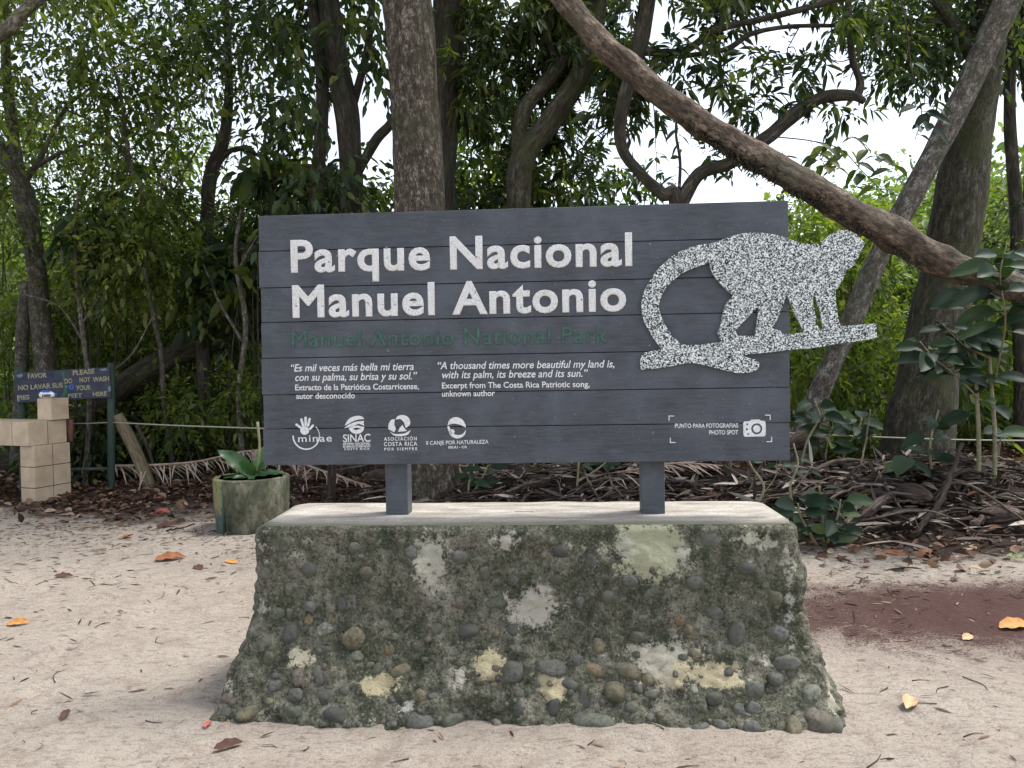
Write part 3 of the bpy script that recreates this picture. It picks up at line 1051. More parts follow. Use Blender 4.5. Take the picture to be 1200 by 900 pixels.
CBM = {'g': cobble_mat('cobble_grey', (0.078, 0.078, 0.07), (0.155, 0.152, 0.135)), 'd': cobble_mat('cobble_slate', (0.045, 0.046, 0.043), (0.092, 0.092, 0.084)),
       'r': cobble_mat('cobble_green', (0.075, 0.085, 0.062), (0.16, 0.165, 0.125)), 't': cobble_mat('cobble_tan', (0.12, 0.10, 0.06), (0.21, 0.18, 0.11)),
       'b': cobble_mat('cobble_brown', (0.10, 0.08, 0.06), (0.17, 0.14, 0.11)), 'o': cobble_mat('cobble_orange', (0.15, 0.10, 0.055), (0.26, 0.19, 0.11)), 'w': cobble_mat('cobble_pale', (0.24, 0.24, 0.20), (0.36, 0.35, 0.30))}
CB = [(400, [(245, 140, 50, 50, 'g'), (418, 160, 60, 50, 'g'), (505, 215, 45, 55, 'b'), (92, 215, 55, 50, 'b'), (605, 240, 45, 45, 'g'), (770, 145, 60, 55, 'd'), (870, 170, 55, 50, 'g'), (755, 240, 50, 45, 'd'), (1015, 245, 60, 50, 'g'), (1098, 285, 70, 50, 'r'), (937, 300, 40, 50, 'g'), (842, 320, 35, 50, 'g'), (540, 315, 85, 45, 'r'), (415, 315, 40, 55, 'b'), (200, 355, 45, 40, 'b'), (337, 410, 50, 45, 'r'), (443, 415, 80, 50, 'd'), (600, 412, 50, 45, 'd'), (48, 445, 90, 80, 't'), (170, 485, 38, 48, 'o'), (52, 505, 40, 35, 'r'), (405, 493, 55, 30, 'g'), (125, 550, 38, 42, 'r'), (212, 557, 70, 42, 't'), (275, 643, 52, 45, 't'), (606, 565, 80, 75, 'g'), (740, 545, 115, 55, 'g'), (830, 525, 38, 48, 'g'), (895, 553, 100, 55, 'o'), (900, 468, 50, 55, 't'), (1005, 553, 90, 55, 't'), (960, 630, 80, 75, 't'), (1075, 590, 55, 45, 't'), (1085, 640, 45, 35, 'r'), (800, 600, 60, 45, 'g'), (855, 660, 50, 65, 'd'), (745, 685, 40, 60, 'd'), (617, 693, 40, 50, 'd'), (1028, 688, 55, 45, 'r'), (880, 742, 145, 70, 'r'), (280, 735, 100, 70, 'g'), (400, 735, 85, 60, 'r'), (537, 755, 60, 55, 'b'), (1080, 775, 95, 60, 'r'), (10, 630, 40, 35, 'g'), (5, 715, 30, 40, 'd'), (1040, 440, 50, 40, 'b'), (1190, 380, 40, 45, 'o'), (5, 320, 40, 60, 'd'), (45, 125, 50, 40, 'r')]),
      (0, [(1000, 115, 40, 55, 'g'), (1090, 205, 55, 55, 'g'), (935, 215, 40, 40, 'r'), (1015, 270, 30, 50, 'r'), (1090, 335, 50, 45, 'g'), (970, 358, 65, 45, 'r'), (922, 340, 32, 35, 'w'), (1012, 355, 30, 35, 'w'), (1028, 425, 75, 75, 'd'), (1145, 410, 65, 45, 'w'), (1088, 380, 35, 35, 'o'), (928, 463, 52, 30, 'r'), (1135, 482, 70, 35, 'r'), (945, 525, 40, 65, 't'), (1050, 580, 42, 60, 'b'), (1120, 575, 35, 70, 'g'), (1175, 565, 30, 45, 't'), (970, 608, 60, 45, 'g'), (1040, 645, 55, 50, 'g'), (1140, 640, 70, 45, 'g'), (1030, 700, 60, 40, 'r'), (870, 708, 80, 45, 't'), (755, 690, 48, 70, 'g'), (1180, 710, 90, 50, 'd'), (800, 655, 40, 35, 'b'), (795, 700, 35, 40, 'd')]),
      (800, [(98, 97, 70, 60, 'g'), (225, 197, 65, 50, 'd'), (325, 302, 58, 50, 't'), (42, 250, 60, 50, 'g'), (190, 430, 60, 90, 'g'), (325, 425, 85, 60, 'g'), (112, 355, 60, 60, 'g'), (360, 530, 105, 50, 'g'), (330, 585, 60, 55, 'g'), (243, 625, 75, 65, 'r'), (15, 415, 40, 40, 'o'), (110, 655, 60, 50, 'd'), (40, 620, 30, 35, 'w'), (250, 690, 55, 50, 'g'), (240, 755, 60, 40, 'd'), (395, 755, 55, 70, 't'), (470, 735, 100, 110, 'b'), (530, 750, 60, 65, 'r'), (60, 770, 80, 40, 'g'), (130, 745, 50, 30, 'g'), (450, 640, 70, 80, 'r'), (75, 300, 40, 35, 'd'), (160, 560, 40, 40, 'd'), (200, 690, 40, 40, 'g')])]
sph_v, sph_f = [], []
NS_, NR_ = 16, 10
for a in range(NR_ + 1):
    for bq in range(NS_):
        t, ph = math.pi * a / NR_, 2 * math.pi * bq / NS_
        sph_v.append((math.sin(t) * math.cos(ph), math.sin(t) * math.sin(ph), math.cos(t)))
for a in range(NR_):
    for bq in range(NS_):
        b2 = (bq + 1) % NS_
        sph_f.append((a * NS_ + bq, (a + 1) * NS_ + bq, (a + 1) * NS_ + b2, a * NS_ + b2))
sph_v = np.array(sph_v)


def stone_verts(seed, sq=0.72, amp=0.17):
    v = np.sign(sph_v) * np.abs(sph_v) ** sq
    v = v / np.maximum(np.linalg.norm(v, axis=1, keepdims=True) ** 0.5, 1e-6)
    return v * (1 + amp * fbm(v * 1.3 + seed * 3.1, seed)[:, None])


k = 0
for ox, rows in CB:
    for x, y, w, hh, cc in rows:
        px, py, pw, ph = ox + x / 3, 600 + y / 3, w / 3, hh / 3
        loc, nrm, idx, dist = hit(px, py)
        if loc is None:
            continue
        nrm = np.array(nrm)
        if np.dot(nrm, ray(px, py)) > 0:
            nrm = -nrm
        sc = dist / F
        t1 = unit(np.cross(EZ, nrm))
        t2 = np.cross(nrm, t1)
        an = R.uniform(-0.35, 0.35)
        t1, t2 = t1 * math.cos(an) + t2 * math.sin(an), -t1 * math.sin(an) + t2 * math.cos(an)
        a, b3 = pw * sc * 0.48, ph * sc * 0.48
        dp = min(a, b3) * R.uniform(0.62, 0.85)
        v = stone_verts(k)
        wvv = np.array(loc) - nrm * dp * R.uniform(0.25, 0.62) + v[:, :1] * t1 * a + v[:, 1:2] * t2 * b3 + v[:, 2:] * nrm * dp
        mb = MB()
        mb.add(wvv, sph_f)
        mb.build('cobble', CBM[cc], plinth)
        k += 1
# the smallest pebbles in the concrete, too many to count
mb = MB()
for t in range(260):
    px = R.uniform(250, 985)
    py = 622 + 235 * R.random() ** 0.6
    loc, nrm, idx, dist = hit(px, py)
    if loc is None:
        continue
    nrm = np.array(nrm)
    if np.dot(nrm, ray(px, py)) > 0:
        nrm = -nrm
    r = R.uniform(0.006, 0.017)
    v = stone_verts(t + 200) * np.array([r * R.uniform(0.8, 1.5), r, r * 0.8])
    t1 = unit(np.cross(EZ, nrm))
    t2 = np.cross(nrm, t1)
    mb.add(np.array(loc) - nrm * r * 0.25 + v[:, :1] * t1 + v[:, 1:2] * t2 + v[:, 2:] * nrm, sph_f, int(R.integers(0, 4)))
pb = mb.build('pebbles', [CBM['g'], CBM['r'], CBM['b'], CBM['t']], plinth)
pb['kind'] = 'stuff'

# ------------------------------------------------------------------ trees
LEAVES = 0


def limb_path(pts, Y):
    """[(px, py, radius_px, depth?)] -> world path and radii"""
    out = []
    for q in pts:
        y = q[3] if len(q) > 3 else Y
        p = P(q[0], q[1], y)
        out.append([*p, q[2] * y / F])
    return np.array(out)


def tree(label, cat, limbs, Y, bark, crowns, leaf, group=None, name='tree', ns=14, rough=0.10, twig=True, flute=0.0, span=9, twig_r=0.011, dense_trunk=False):
    base = limb_path(limbs[0][:1], Y)[0, :3].copy()
    base[2] = min(base[2], 0.0)
    t = thing(name, label, cat, tuple(base), group)
    mb = MB()
    pts = []
    for k, lb in enumerate(limbs):
        w = spline(limb_path(lb, Y), span)
        if k == 0:
            w = np.vstack([[*(w[0, :3] - [0, 0, 0.3]), w[0, 3] * 1.05], w])
        big = w[:, 3].max() > 0.12
        mb.tube(w[:, :3], np.maximum(w[:, 3], 0.004), (28 if dense_trunk else 18) if big else ns if w[:, 3].max() > 0.05 else 8, rough, 5 if big else 9, seed=k + int(abs(lb[0][0])) % 17, flute=flute if k == 0 else 0)
        pts.append(w[:, :3])
    pts = np.vstack(pts)
    cb = MB()
    for cr in crowns:
        x0, y0, x1, y1, Ya, Yb, ncl, rad, nsp = cr[:9]
        lf = cr[9] if len(cr) > 9 else leaf
        for q in range(ncl):
            c = P(R.uniform(x0, x1), R.uniform(y0, y1), R.uniform(Ya, Yb))
            rr = rad * R.uniform(0.65, 1.3) * np.array([1, 1, R.uniform(0.55, 0.9)])
            sprigs(cb, c, rr, max(2, int(nsp * R.uniform(0.6, 1.4))), lf['K'], lf['L'], lf.get('w', 0.42), lf.get('droop', 0.3), lf.get('hang', 0.15), lf.get('sl'), int(R.random() < 0.3))
            if twig:
                dd = np.linalg.norm((pts - c) * [1, 1, 1.3], axis=1) + np.where(pts[:, 2] > c[2] + 0.3, 0.8, 0)
                a = pts[np.argmin(dd)]
                ln = np.linalg.norm(c - a)
                if 0.15 < ln < 3.5:
                    mid = (a + c) / 2 + R.normal(0, 0.12, 3) * ln + np.array([0, 0, 0.08 * ln])
                    w = spline([a, mid, c], 5)
                    mb.tube(w, np.linspace(twig_r * (1 + ln * 0.5), twig_r * 0.35, len(w)), 5, 0.1)
                    pts = np.vstack([pts, w[4:]])
    mb.build('trunk', bark, t)
    if cb.n:
        cb.build('crown', [leaf['m'], ALT[leaf['m'].name]], t)
        global LEAVES
        LEAVES += cb.n // 6
    return t


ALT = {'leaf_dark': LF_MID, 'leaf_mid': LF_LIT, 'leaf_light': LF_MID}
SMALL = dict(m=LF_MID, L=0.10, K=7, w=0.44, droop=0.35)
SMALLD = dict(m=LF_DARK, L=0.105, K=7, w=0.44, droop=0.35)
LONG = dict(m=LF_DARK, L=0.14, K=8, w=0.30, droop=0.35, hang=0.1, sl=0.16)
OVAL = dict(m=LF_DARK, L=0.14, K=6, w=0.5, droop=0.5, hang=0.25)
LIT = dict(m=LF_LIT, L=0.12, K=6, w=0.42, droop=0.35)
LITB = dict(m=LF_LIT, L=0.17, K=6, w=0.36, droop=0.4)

# left edge: mottled trunk that forks
tree('mottled grey tree forking behind the foot washing sign', 'tree',
     [[(62, 560, 13), (58, 470, 12), (50, 400, 11), (45, 340, 11), (38, 280, 11), (27, 220, 11)],
      [(27, 222, 9), (10, 185, 9), (-15, 160, 8), (-60, 120, 6)], [(30, 225, 8), (20, 190, 6.5), (9, 100, 5.5), (5, 0, 4.5), (0, -120, 3)],
      [(28, 215, 4), (50, 180, 3), (75, 130, 2), (110, 100, 1.2)], [(30, 205, 3), (60, 185, 2.2), (100, 170, 1.5), (140, 172, 1)], [(33, 330, 7), (27, 380, 7), (24, 450, 7), (20, 555, 8)]],
     10.5, BK_MOTTLED, [(-60, -60, 130, 110, 9.8, 11.5, 24, 0.48, 22), (-80, -300, 200, -90, 9.0, 12.5, 20, 0.75, 30), (-50, 120, 90, 260, 10.2, 12.0, 15, 0.5, 24)], SMALL, ns=14)
tree('slender pale stem with thin crooked twigs left of the sign', 'tree',
     [[(204, 555, 3.2), (192, 470, 3), (188, 410, 2.8), (172, 330, 2.8), (168, 235, 2.6), (152, 190, 2.6), (143, 120, 2.0), (133, 80, 1.4)], [(152, 190, 1.8), (120, 150, 1.4), (70, 125, 1)], [(170, 300, 1.8), (200, 230, 1.4), (240, 160, 1)]],
     10.2, BK_MOTTLED, [(70, 20, 220, 160, 9.6, 11, 26, 0.40, 19), (90, 180, 230, 330, 9.8, 11.2, 30, 0.42, 24)], SMALL, ns=8, twig_r=0.007)
tree('dark tree with a kinked trunk left of the sign', 'tree',
     [[(240, 550, 9), (238, 430, 8), (238, 330, 7.5), (242, 265, 7.5), (247, 205, 8), (262, 165, 7), (268, 120, 5), (267, 60, 4.2), (264, 0, 4), (262, -100, 3)], [(245, 205, 4), (275, 175, 3), (320, 190, 2), (345, 200, 1.4)], [(240, 270, 3), (205, 240, 2.4), (180, 190, 1.6)]],
     11, BK_DARK, [(190, -20, 340, 90, 10.2, 12, 25, 0.46, 19), (150, -300, 350, -90, 10, 13, 20, 0.8, 28), (200, 220, 320, 420, 10.6, 12.4, 30, 0.5, 26), (190, 110, 330, 220, 10.5, 12.0, 7, 0.36, 12)], SMALLD)
tree('twin-stemmed dark tree rising behind the left end of the board', 'tree',
     [[(418, 565, 16), (416, 400, 15), (413, 250, 14), (408, 145, 14), (396, 80, 13), (385, 0, 12), (375, -120, 9)],
      [(372, 560, 9), (370, 400, 8.5), (370, 250, 8), (378, 110, 7.5), (370, 40, 7), (362, -40, 6)], [(420, 200, 6), (440, 165, 6), (458, 145, 5.5), (475, 120, 4)], [(408, 145, 5), (430, 60, 4.5), (436, 0, 4), (440, -80, 3)], [(390, 200, 3), (350, 195, 2.5), (320, 215, 1.5)]],
     10, BK_DARK, [(310, -30, 440, 60, 9.2, 11, 13, 0.33, 15), (300, -300, 480, -100, 9, 12, 20, 0.8, 26), (320, 190, 440, 260, 9.4, 10.8, 12, 0.3, 14), (312, 80, 380, 150, 9.6, 11, 7, 0.34, 14)], OVAL)
tree('thick straight trunk with flaking brown bark standing behind the sign', 'tree',
     [[(507, 592, 33), (504, 480, 31), (498, 330, 29.5), (492, 240, 29), (487, 130, 28.5), (480, 40, 28), (474, -40, 28), (468, -260, 27)]],
     8.6, BK_PALM, [(420, -420, 560, -240, 8, 9.4, 14, 0.7, 22)], OVAL, rough=0.07, flute=0.06, dense_trunk=True, span=14)
tree('dark trunk half hidden behind the flaking brown trunk', 'tree',
     [[(500, 575, 22), (505, 400, 20), (510, 300, 19), (516, 200, 18), (523, 100, 18), (527, 0, 18.5), (530, -160, 17)]],
     9.8, BK_DARK, [(470, -330, 600, -120, 9.2, 10.6, 14, 0.7, 22)], OVAL)
tree('dark forked tree with two thick limbs above the word Nacional', 'tree',
     [[(604, 570, 16.4), (606, 400, 14.8), (607, 240, 13.9), (613, 187, 13.9), (640, 150, 13.1), (667, 108, 12.3), (690, 60, 11.5), (705, -20, 9.8)], [(611, 200, 10.7), (609, 160, 9.8), (614, 130, 9.0), (634, 102, 8.2), (654, 78, 7.4), (690, 20, 6.6), (700, -60, 4.9)], [(654, 78, 4.9), (640, 40, 4.1), (620, 0, 3.3)], [(690, 60, 4.9), (720, 70, 4.1), (736, 120, 3.3)]],
     9.5, BK_MOSS, [(545, -20, 740, 110, 9.2, 11, 44, 0.36, 22), (550, 100, 640, 230, 9.9, 11.5, 17, 0.34, 18), (640, 110, 715, 230, 9.9, 11.5, 13, 0.28, 13), (540, -320, 760, -110, 8.6, 11.5, 24, 0.8, 26)], LONG, rough=0.12)
tree('dark crooked tree whose arched bough hangs over the monkey', 'tree',
     [[(800, 575, 13), (798, 400, 11), (793, 240, 8.5), (777, 227, 7.5), (752, 205, 6.5), (730, 176, 6.5), (727, 142, 7.5), (737, 95, 8.5), (752, 40, 9), (765, -60, 9)],
      [(796, 240, 8.5), (820, 203, 8), (857, 190, 7.5), (897, 163, 8.5), (933, 133, 8.5), (962, 115, 7), (998, 112, 5.5), (1013, 119, 3.5)], [(1004, 113, 5), (1008, 96, 4.5), (999, 68, 4), (995, 20, 4), (990, -60, 3.5)],
      [(748, 60, 5), (800, 60, 4.5), (840, 35, 4.5), (895, 22, 4), (960, 5, 3.8), (1030, -20, 3)], [(800, 66, 3), (850, 58, 3), (880, 40, 3), (925, 31, 2.6), (985, 30, 2.2)], [(735, 95, 3.5), (712, 60, 3.2), (700, 20, 2.5)], [(795, 235, 2.2), (797, 190, 1.8), (792, 150, 1.5), (800, 100, 1.2)]],
     8.6, BK_DARK, [(720, -30, 1000, 18, 8.0, 9.6, 21, 0.25, 11), (740, -320, 1060, -110, 7.8, 10, 26, 0.8, 26), (830, 60, 915, 120, 8.2, 9.2, 10, 0.2, 5), (705, 60, 755, 170, 8.5, 9.5, 9, 0.22, 9), (810, 165, 950, 195, 8.4, 9.0, 7, 0.13, 4), (870, 115, 1005, 140, 8.4, 9.0, 11, 0.12, 4), (905, 20, 1000, 90, 8.4, 9.2, 9, 0.18, 5), (780, 25, 850, 80, 8.2, 9.2, 7, 0.2, 8)], LONG, rough=0.13, twig_r=0.008)
tree('huge dark trunk leaning slightly at the right, behind the leaning pale one', 'tree',
     [[(1072, 566, 42), (1077, 500, 37), (1087, 430, 32), (1104, 350, 29), (1119, 270, 28), (1131, 190, 25.5), (1151, 90, 20), (1166, -20, 17), (1180, -200, 15)], [(1150, 80, 10), (1120, 30, 8), (1080, -20, 6)]],
     9.5, BK_MOSS, [(1010, -30, 1210, 65, 9.2, 11.5, 38, 0.36, 20), (1000, -320, 1240, -100, 8.6, 12, 16, 0.8, 26), (1030, 70, 1100, 105, 9.8, 11, 5, 0.24, 10)], SMALLD, rough=0.08, flute=0.10, dense_trunk=True, span=12)
tree('pale lichen-spotted trunk leaning right, behind the monkey', 'tree',
     [[(922, 560, 14), (942, 505, 13), (958, 465, 12), (982, 410, 12), (1008, 352, 12), (1033, 295, 12), (1080, 208, 12.5), (1117, 137, 13.5), (1158, 50, 15), (1186, -10, 16), (1260, -150, 16)]],
     8.9, BK_GREY, [(1140, -260, 1330, -120, 8.4, 9.6, 10, 0.7, 22)], SMALLD, rough=0.09, span=10, dense_trunk=True)
tree('thin upright trunk with creepers at the right edge', 'tree',
     [[(1200, 570, 9), (1196, 400, 8), (1191, 250, 7.5), (1187, 200, 7), (1183, 130, 6.5), (1186, 40, 6), (1190, -60, 5)], [(1200, 300, 4), (1206, 150, 4), (1197, 60, 4), (1205, -40, 4)]],
     11, BK_DARK, [(1140, 230, 1240, 330, 11, 12.5, 12, 0.35, 18), (1160, -100, 1260, 60, 10.5, 12, 12, 0.5, 22)], SMALLD)
tree('pale limb slanting over the upper left corner', 'tree',
     [[(-160, 560, 14), (-150, 400, 13), (-130, 250, 12), (-80, 130, 10), (-20, 55, 8.5), (12, 32, 7.5), (32, 10, 6.5), (60, -10, 5.5), (120, -50, 4)]],
     8.2, BK_GREY, [(-160, -160, 120, -40, 7.8, 9, 14, 0.5, 22), (-200, 60, -30, 250, 8, 9.5, 14, 0.5, 22)], SMALL)

# the long trunk that slants across
t9 = [(330, -380, 12, 7.2), (540, -120, 13, 6.9), (653, -8, 14, 6.7), (700, 46, 15, 6.6), (760, 98, 16, 6.5), (800, 130, 16.5, 6.47), (850, 162, 18, 6.45), (900, 192, 18.5, 6.4), (950, 220, 18.5, 6.35), (1000, 250, 19.5, 6.3), (1050, 277, 20, 6.25), (1100, 304, 20, 6.2), (1150, 324, 18.5, 6.15), (1205, 345, 18, 6.1), (1330, 420, 17, 6.0), (1450, 520, 17, 5.9)]
w = spline(limb_path(t9, 6.4), 24)
fallen = thing('leaning_trunk', 'long reddish brown trunk slanting down across the view above the monkey', 'tree trunk', tuple(w[-1, :3] * [1, 1, 0]))
mb = MB()
mb.tube(w[:, :3], w[:, 3] * 0.88 * (1 + 0.07 * vn(np.stack([np.arange(len(w)) * 0.13, np.arange(len(w)) * 0 + 0.3, np.arange(len(w)) * 0.0], -1), 4)), 44, 0.15, 11, seed=5)
mb.build('trunk', BK_BROWN, fallen)
mb = MB()
for k in range(620):
    q = R.uniform(120, 257)
    if R.random() < 0.7:
        q = R.choice([140, 147, 156, 166, 188]) + R.normal(0, 5)
    q = int(np.clip(q, 0, len(w) - 3))
    c, r = w[q, :3], w[q, 3]
    a = R.uniform(-2.4, -0.5)
    o = np.array([math.cos(a) * 0.5, -0.55, math.sin(a)])
    b0 = c + unit(o) * r * 0.98
    e = b0 + unit(o + R.normal(0, 0.7, 3)) * R.uniform(0.02, 0.10)
    mb.tube(spline([b0, (b0 + e) / 2 + R.normal(0, 0.012, 3), e], 3), [0.009, 0.009, 0.008, 0.007, 0.005, 0.004, 0.002], 5)
mb.build('root_tufts', BK_LOG, fallen)

# ------------------------------------------------------------------ shrubs and undergrowth


def shrub(label, x0, y0, x1, y1, Ya, Yb, ncl, rad, nsp, leaf, group=None, stems=4, name='shrub', cat='shrub'):
    cx = (x0 + x1) / 2
    Ym = (Ya + Yb) / 2
    gb_ = P(cx, 500, Ym)
    gb_[2] = ground_z(gb_[0], gb_[1])
    t = thing(name, label, cat, tuple(gb_), group)
    mb, cb = MB(), MB()
    cs = []
    for q in range(ncl):
        c = P(R.uniform(x0, x1), R.uniform(y0, y1), R.uniform(Ya, Yb))
        c[2] = max(c[2], 0.12)
        cs.append(c)
        sprigs(cb, c, rad * R.uniform(0.7, 1.3) * np.array([1, 1, 0.8]), max(2, int(nsp * R.uniform(0.6, 1.4))), leaf['K'], leaf['L'], leaf.get('w', 0.42), leaf.get('droop', 0.3), leaf.get('hang', 0.15), leaf.get('sl'), int(R.random() < 0.3))
    for q in range(ncl if ncl < 5 else 5):
        c = cs[q]
        b0 = np.array([gb_[0] + (c[0] - gb_[0]) * 0.55 + R.normal(0, 0.1), gb_[1] + (c[1] - gb_[1]) * 0.6, 0.0])
        b0[2] = ground_z(b0[0], b0[1]) - 0.05
        w = spline([b0, (b0 + c) / 2 + R.normal(0, 0.12, 3), c], 5)
        mb.tube(w, np.linspace(0.02, 0.006, len(w)), 6, 0.1)
    mb.build('stem', BK_LOG, t)
    cb.build('foliage', [leaf['m'], ALT[leaf['m'].name]], t)
    global LEAVES
    LEAVES += cb.n // 6
    return t


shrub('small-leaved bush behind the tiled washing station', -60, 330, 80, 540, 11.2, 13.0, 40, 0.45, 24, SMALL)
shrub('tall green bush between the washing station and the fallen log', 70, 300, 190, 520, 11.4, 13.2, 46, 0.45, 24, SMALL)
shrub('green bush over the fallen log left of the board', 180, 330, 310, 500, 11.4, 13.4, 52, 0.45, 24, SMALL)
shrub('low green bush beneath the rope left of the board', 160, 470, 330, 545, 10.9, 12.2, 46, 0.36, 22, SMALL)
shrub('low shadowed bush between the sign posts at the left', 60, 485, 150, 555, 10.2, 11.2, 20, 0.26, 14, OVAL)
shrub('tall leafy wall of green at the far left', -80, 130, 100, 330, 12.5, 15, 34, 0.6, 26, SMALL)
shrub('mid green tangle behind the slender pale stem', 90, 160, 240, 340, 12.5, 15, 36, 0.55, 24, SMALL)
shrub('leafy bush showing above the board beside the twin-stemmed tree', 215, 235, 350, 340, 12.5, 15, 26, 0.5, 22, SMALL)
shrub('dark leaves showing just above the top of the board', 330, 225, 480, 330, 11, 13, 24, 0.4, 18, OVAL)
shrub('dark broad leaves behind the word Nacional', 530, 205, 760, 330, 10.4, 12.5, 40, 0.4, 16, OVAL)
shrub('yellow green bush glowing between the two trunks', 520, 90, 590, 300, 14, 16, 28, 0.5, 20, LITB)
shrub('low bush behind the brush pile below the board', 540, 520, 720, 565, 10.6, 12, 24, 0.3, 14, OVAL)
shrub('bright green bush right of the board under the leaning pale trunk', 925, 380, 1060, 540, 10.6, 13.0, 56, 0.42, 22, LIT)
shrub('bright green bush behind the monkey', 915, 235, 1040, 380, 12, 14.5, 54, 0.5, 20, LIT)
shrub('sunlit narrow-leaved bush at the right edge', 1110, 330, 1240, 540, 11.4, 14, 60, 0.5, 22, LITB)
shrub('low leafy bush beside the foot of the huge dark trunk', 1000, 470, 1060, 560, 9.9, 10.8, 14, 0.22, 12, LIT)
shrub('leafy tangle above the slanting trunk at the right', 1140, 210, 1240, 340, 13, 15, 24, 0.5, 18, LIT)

BROAD = dict(m=LF_DARK, L=0.24, K=6, w=0.48, droop=0.5, hang=0.2, sl=0.3)
shrub('dark broad-leaved bush beside the forked grey tree', 70, 225, 130, 300, 9.9, 10.6, 8, 0.3, 5, BROAD)
shrub('broad-leaved bush hanging above the fallen log', 215, 290, 300, 380, 10.0, 10.8, 9, 0.3, 5, BROAD)
shrub('low fresh green bush under the fallen log left of the board', 195, 455, 310, 505, 9.9, 10.5, 14, 0.25, 12, SMALL)
shrub('fresh green bush behind the leaning wooden stake', 110, 320, 200, 440, 11.2, 12.0, 18, 0.3, 14, SMALL)
shrub('dark broad-leaved clump over the top left end of the board', 270, 170, 350, 235, 10, 10.8, 7, 0.25, 5, BROAD)
tree('bare twiggy stem with fine crossing twigs behind the notice', 'tree',
     [[(100, 555, 3), (105, 470, 2.8), (96, 380, 2.6), (88, 300, 2.2), (92, 220, 1.6)], [(96, 380, 1.6), (130, 330, 1.3), (165, 300, 0.9)], [(90, 310, 1.4), (60, 270, 1.1), (40, 250, 0.8)], [(98, 400, 1.4), (70, 360, 1.1), (30, 345, 0.8)], [(104, 450, 1.4), (150, 420, 1.2), (180, 370, 0.9)]],
     10.0, BK_GREY, [(60, 240, 180, 330, 9.8, 10.6, 6, 0.25, 6)], SMALL, ns=6, twig_r=0.005)
tree('thin crooked stem crossing the dark gap left of the board', 'tree',
     [[(285, 550, 3.4), (280, 460, 3.2), (288, 380, 3), (276, 300, 2.6), (286, 230, 2)], [(284, 400, 1.8), (255, 350, 1.5), (235, 300, 1)], [(278, 320, 1.6), (300, 280, 1.3), (318, 262, 1)]],
     10.1, BK_GREY, [(240, 230, 320, 320, 9.9, 10.7, 6, 0.25, 6)], SMALL, ns=6, twig_r=0.005)

# far trees behind everything
FARL = dict(m=LF_FAR, L=0.30, K=6, w=0.45, droop=0.3)
ft = thing('far_tree', 'pale sunlit tree in the distance beyond the undergrowth', 'tree', (0, 30, 0), 'sunlit trees far behind the undergrowth')
mb, cb = MB(), MB()
w = spline([[0, 30, -0.3, 0.22], [0.2, 30.1, 2.5, 0.18], [-0.1, 30, 5, 0.12], [0.1, 30, 7, 0.05]], 5)
mb.tube(w[:, :3], w[:, 3], 10, 0.1)
for k in range(34):
    a, r, z = R.uniform(0, 6.28), 2.6 * R.random() ** 0.5, R.uniform(1.0, 7.6)
    r *= 1.0 if z < 5 else 0.75
    c = np.array([math.cos(a) * r, 30 + math.sin(a) * r, z])
    sprigs(cb, c, np.array([0.95, 0.95, 0.65]), 34, 6, 0.30, 0.45, 0.3, 0.15)
    mb.tube(spline([[0, 30, max(0.6, z - 1)], (np.array([0, 30, z - 0.6]) + c) / 2, c], 4), np.linspace(0.05, 0.015, 9), 5)
mb.build('trunk', BK_GREY, ft)
cb.build('crown', LF_FAR, ft)
LEAVES += cb.n // 6
ft.location = (*P(-80, 430, 27)[:2], 0)
far_spots = [(40, 24, 0.95), (130, 29, 1.0), (235, 25, 0.8), (330, 30, 0.98), (430, 27, 0.82), (520, 24, 0.8), (600, 31, 0.85), (690, 26, 0.72), (790, 34, 0.85), (880, 29, 0.74), (960, 33, 0.9), (1030, 27, 1.0), (1100, 34, 1.35), (1170, 28, 1.15), (1260, 32, 1.35), (-190, 30, 1.2), (1000, 45, 1.5), (1130, 48, 1.9), (1390, 34, 1.4), (80, 42, 1.4), (-40, 40, 1.4), (300, 44, 1.35), (480, 46, 1.3), (640, 45, 1.15), (-320, 34, 1.2)]
for k, (px, yy, s) in enumerate(far_spots):
    c = ft.copy()
    COL.objects.link(c)
    p = P(px, 430, yy)
    c.location = (p[0], p[1], 0)
    c.rotation_euler = (0, 0, k * 2.4)
    c.scale = (s * 1.1, s * 1.1, s)
    for ch in list(ft.children):
        d = ch.copy()
        COL.objects.link(d)
        d.parent = c

# ------------------------------------------------------------------ left: washing station, its notice, stake, log, rope
TILE = plain_mat('beige_tile', (0.43, 0.325, 0.22), (0.62, 0.495, 0.36), 5, 0.4, 0.15)
GROUT = plain_mat('dark_grout', (0.035, 0.027, 0.022), (0.08, 0.062, 0.05), 20, 0.9, 0.2)
AT = math.radians(70)
T1 = np.array([math.cos(AT), math.sin(AT), 0])
T2 = np.array([-math.sin(AT), math.cos(AT), 0])


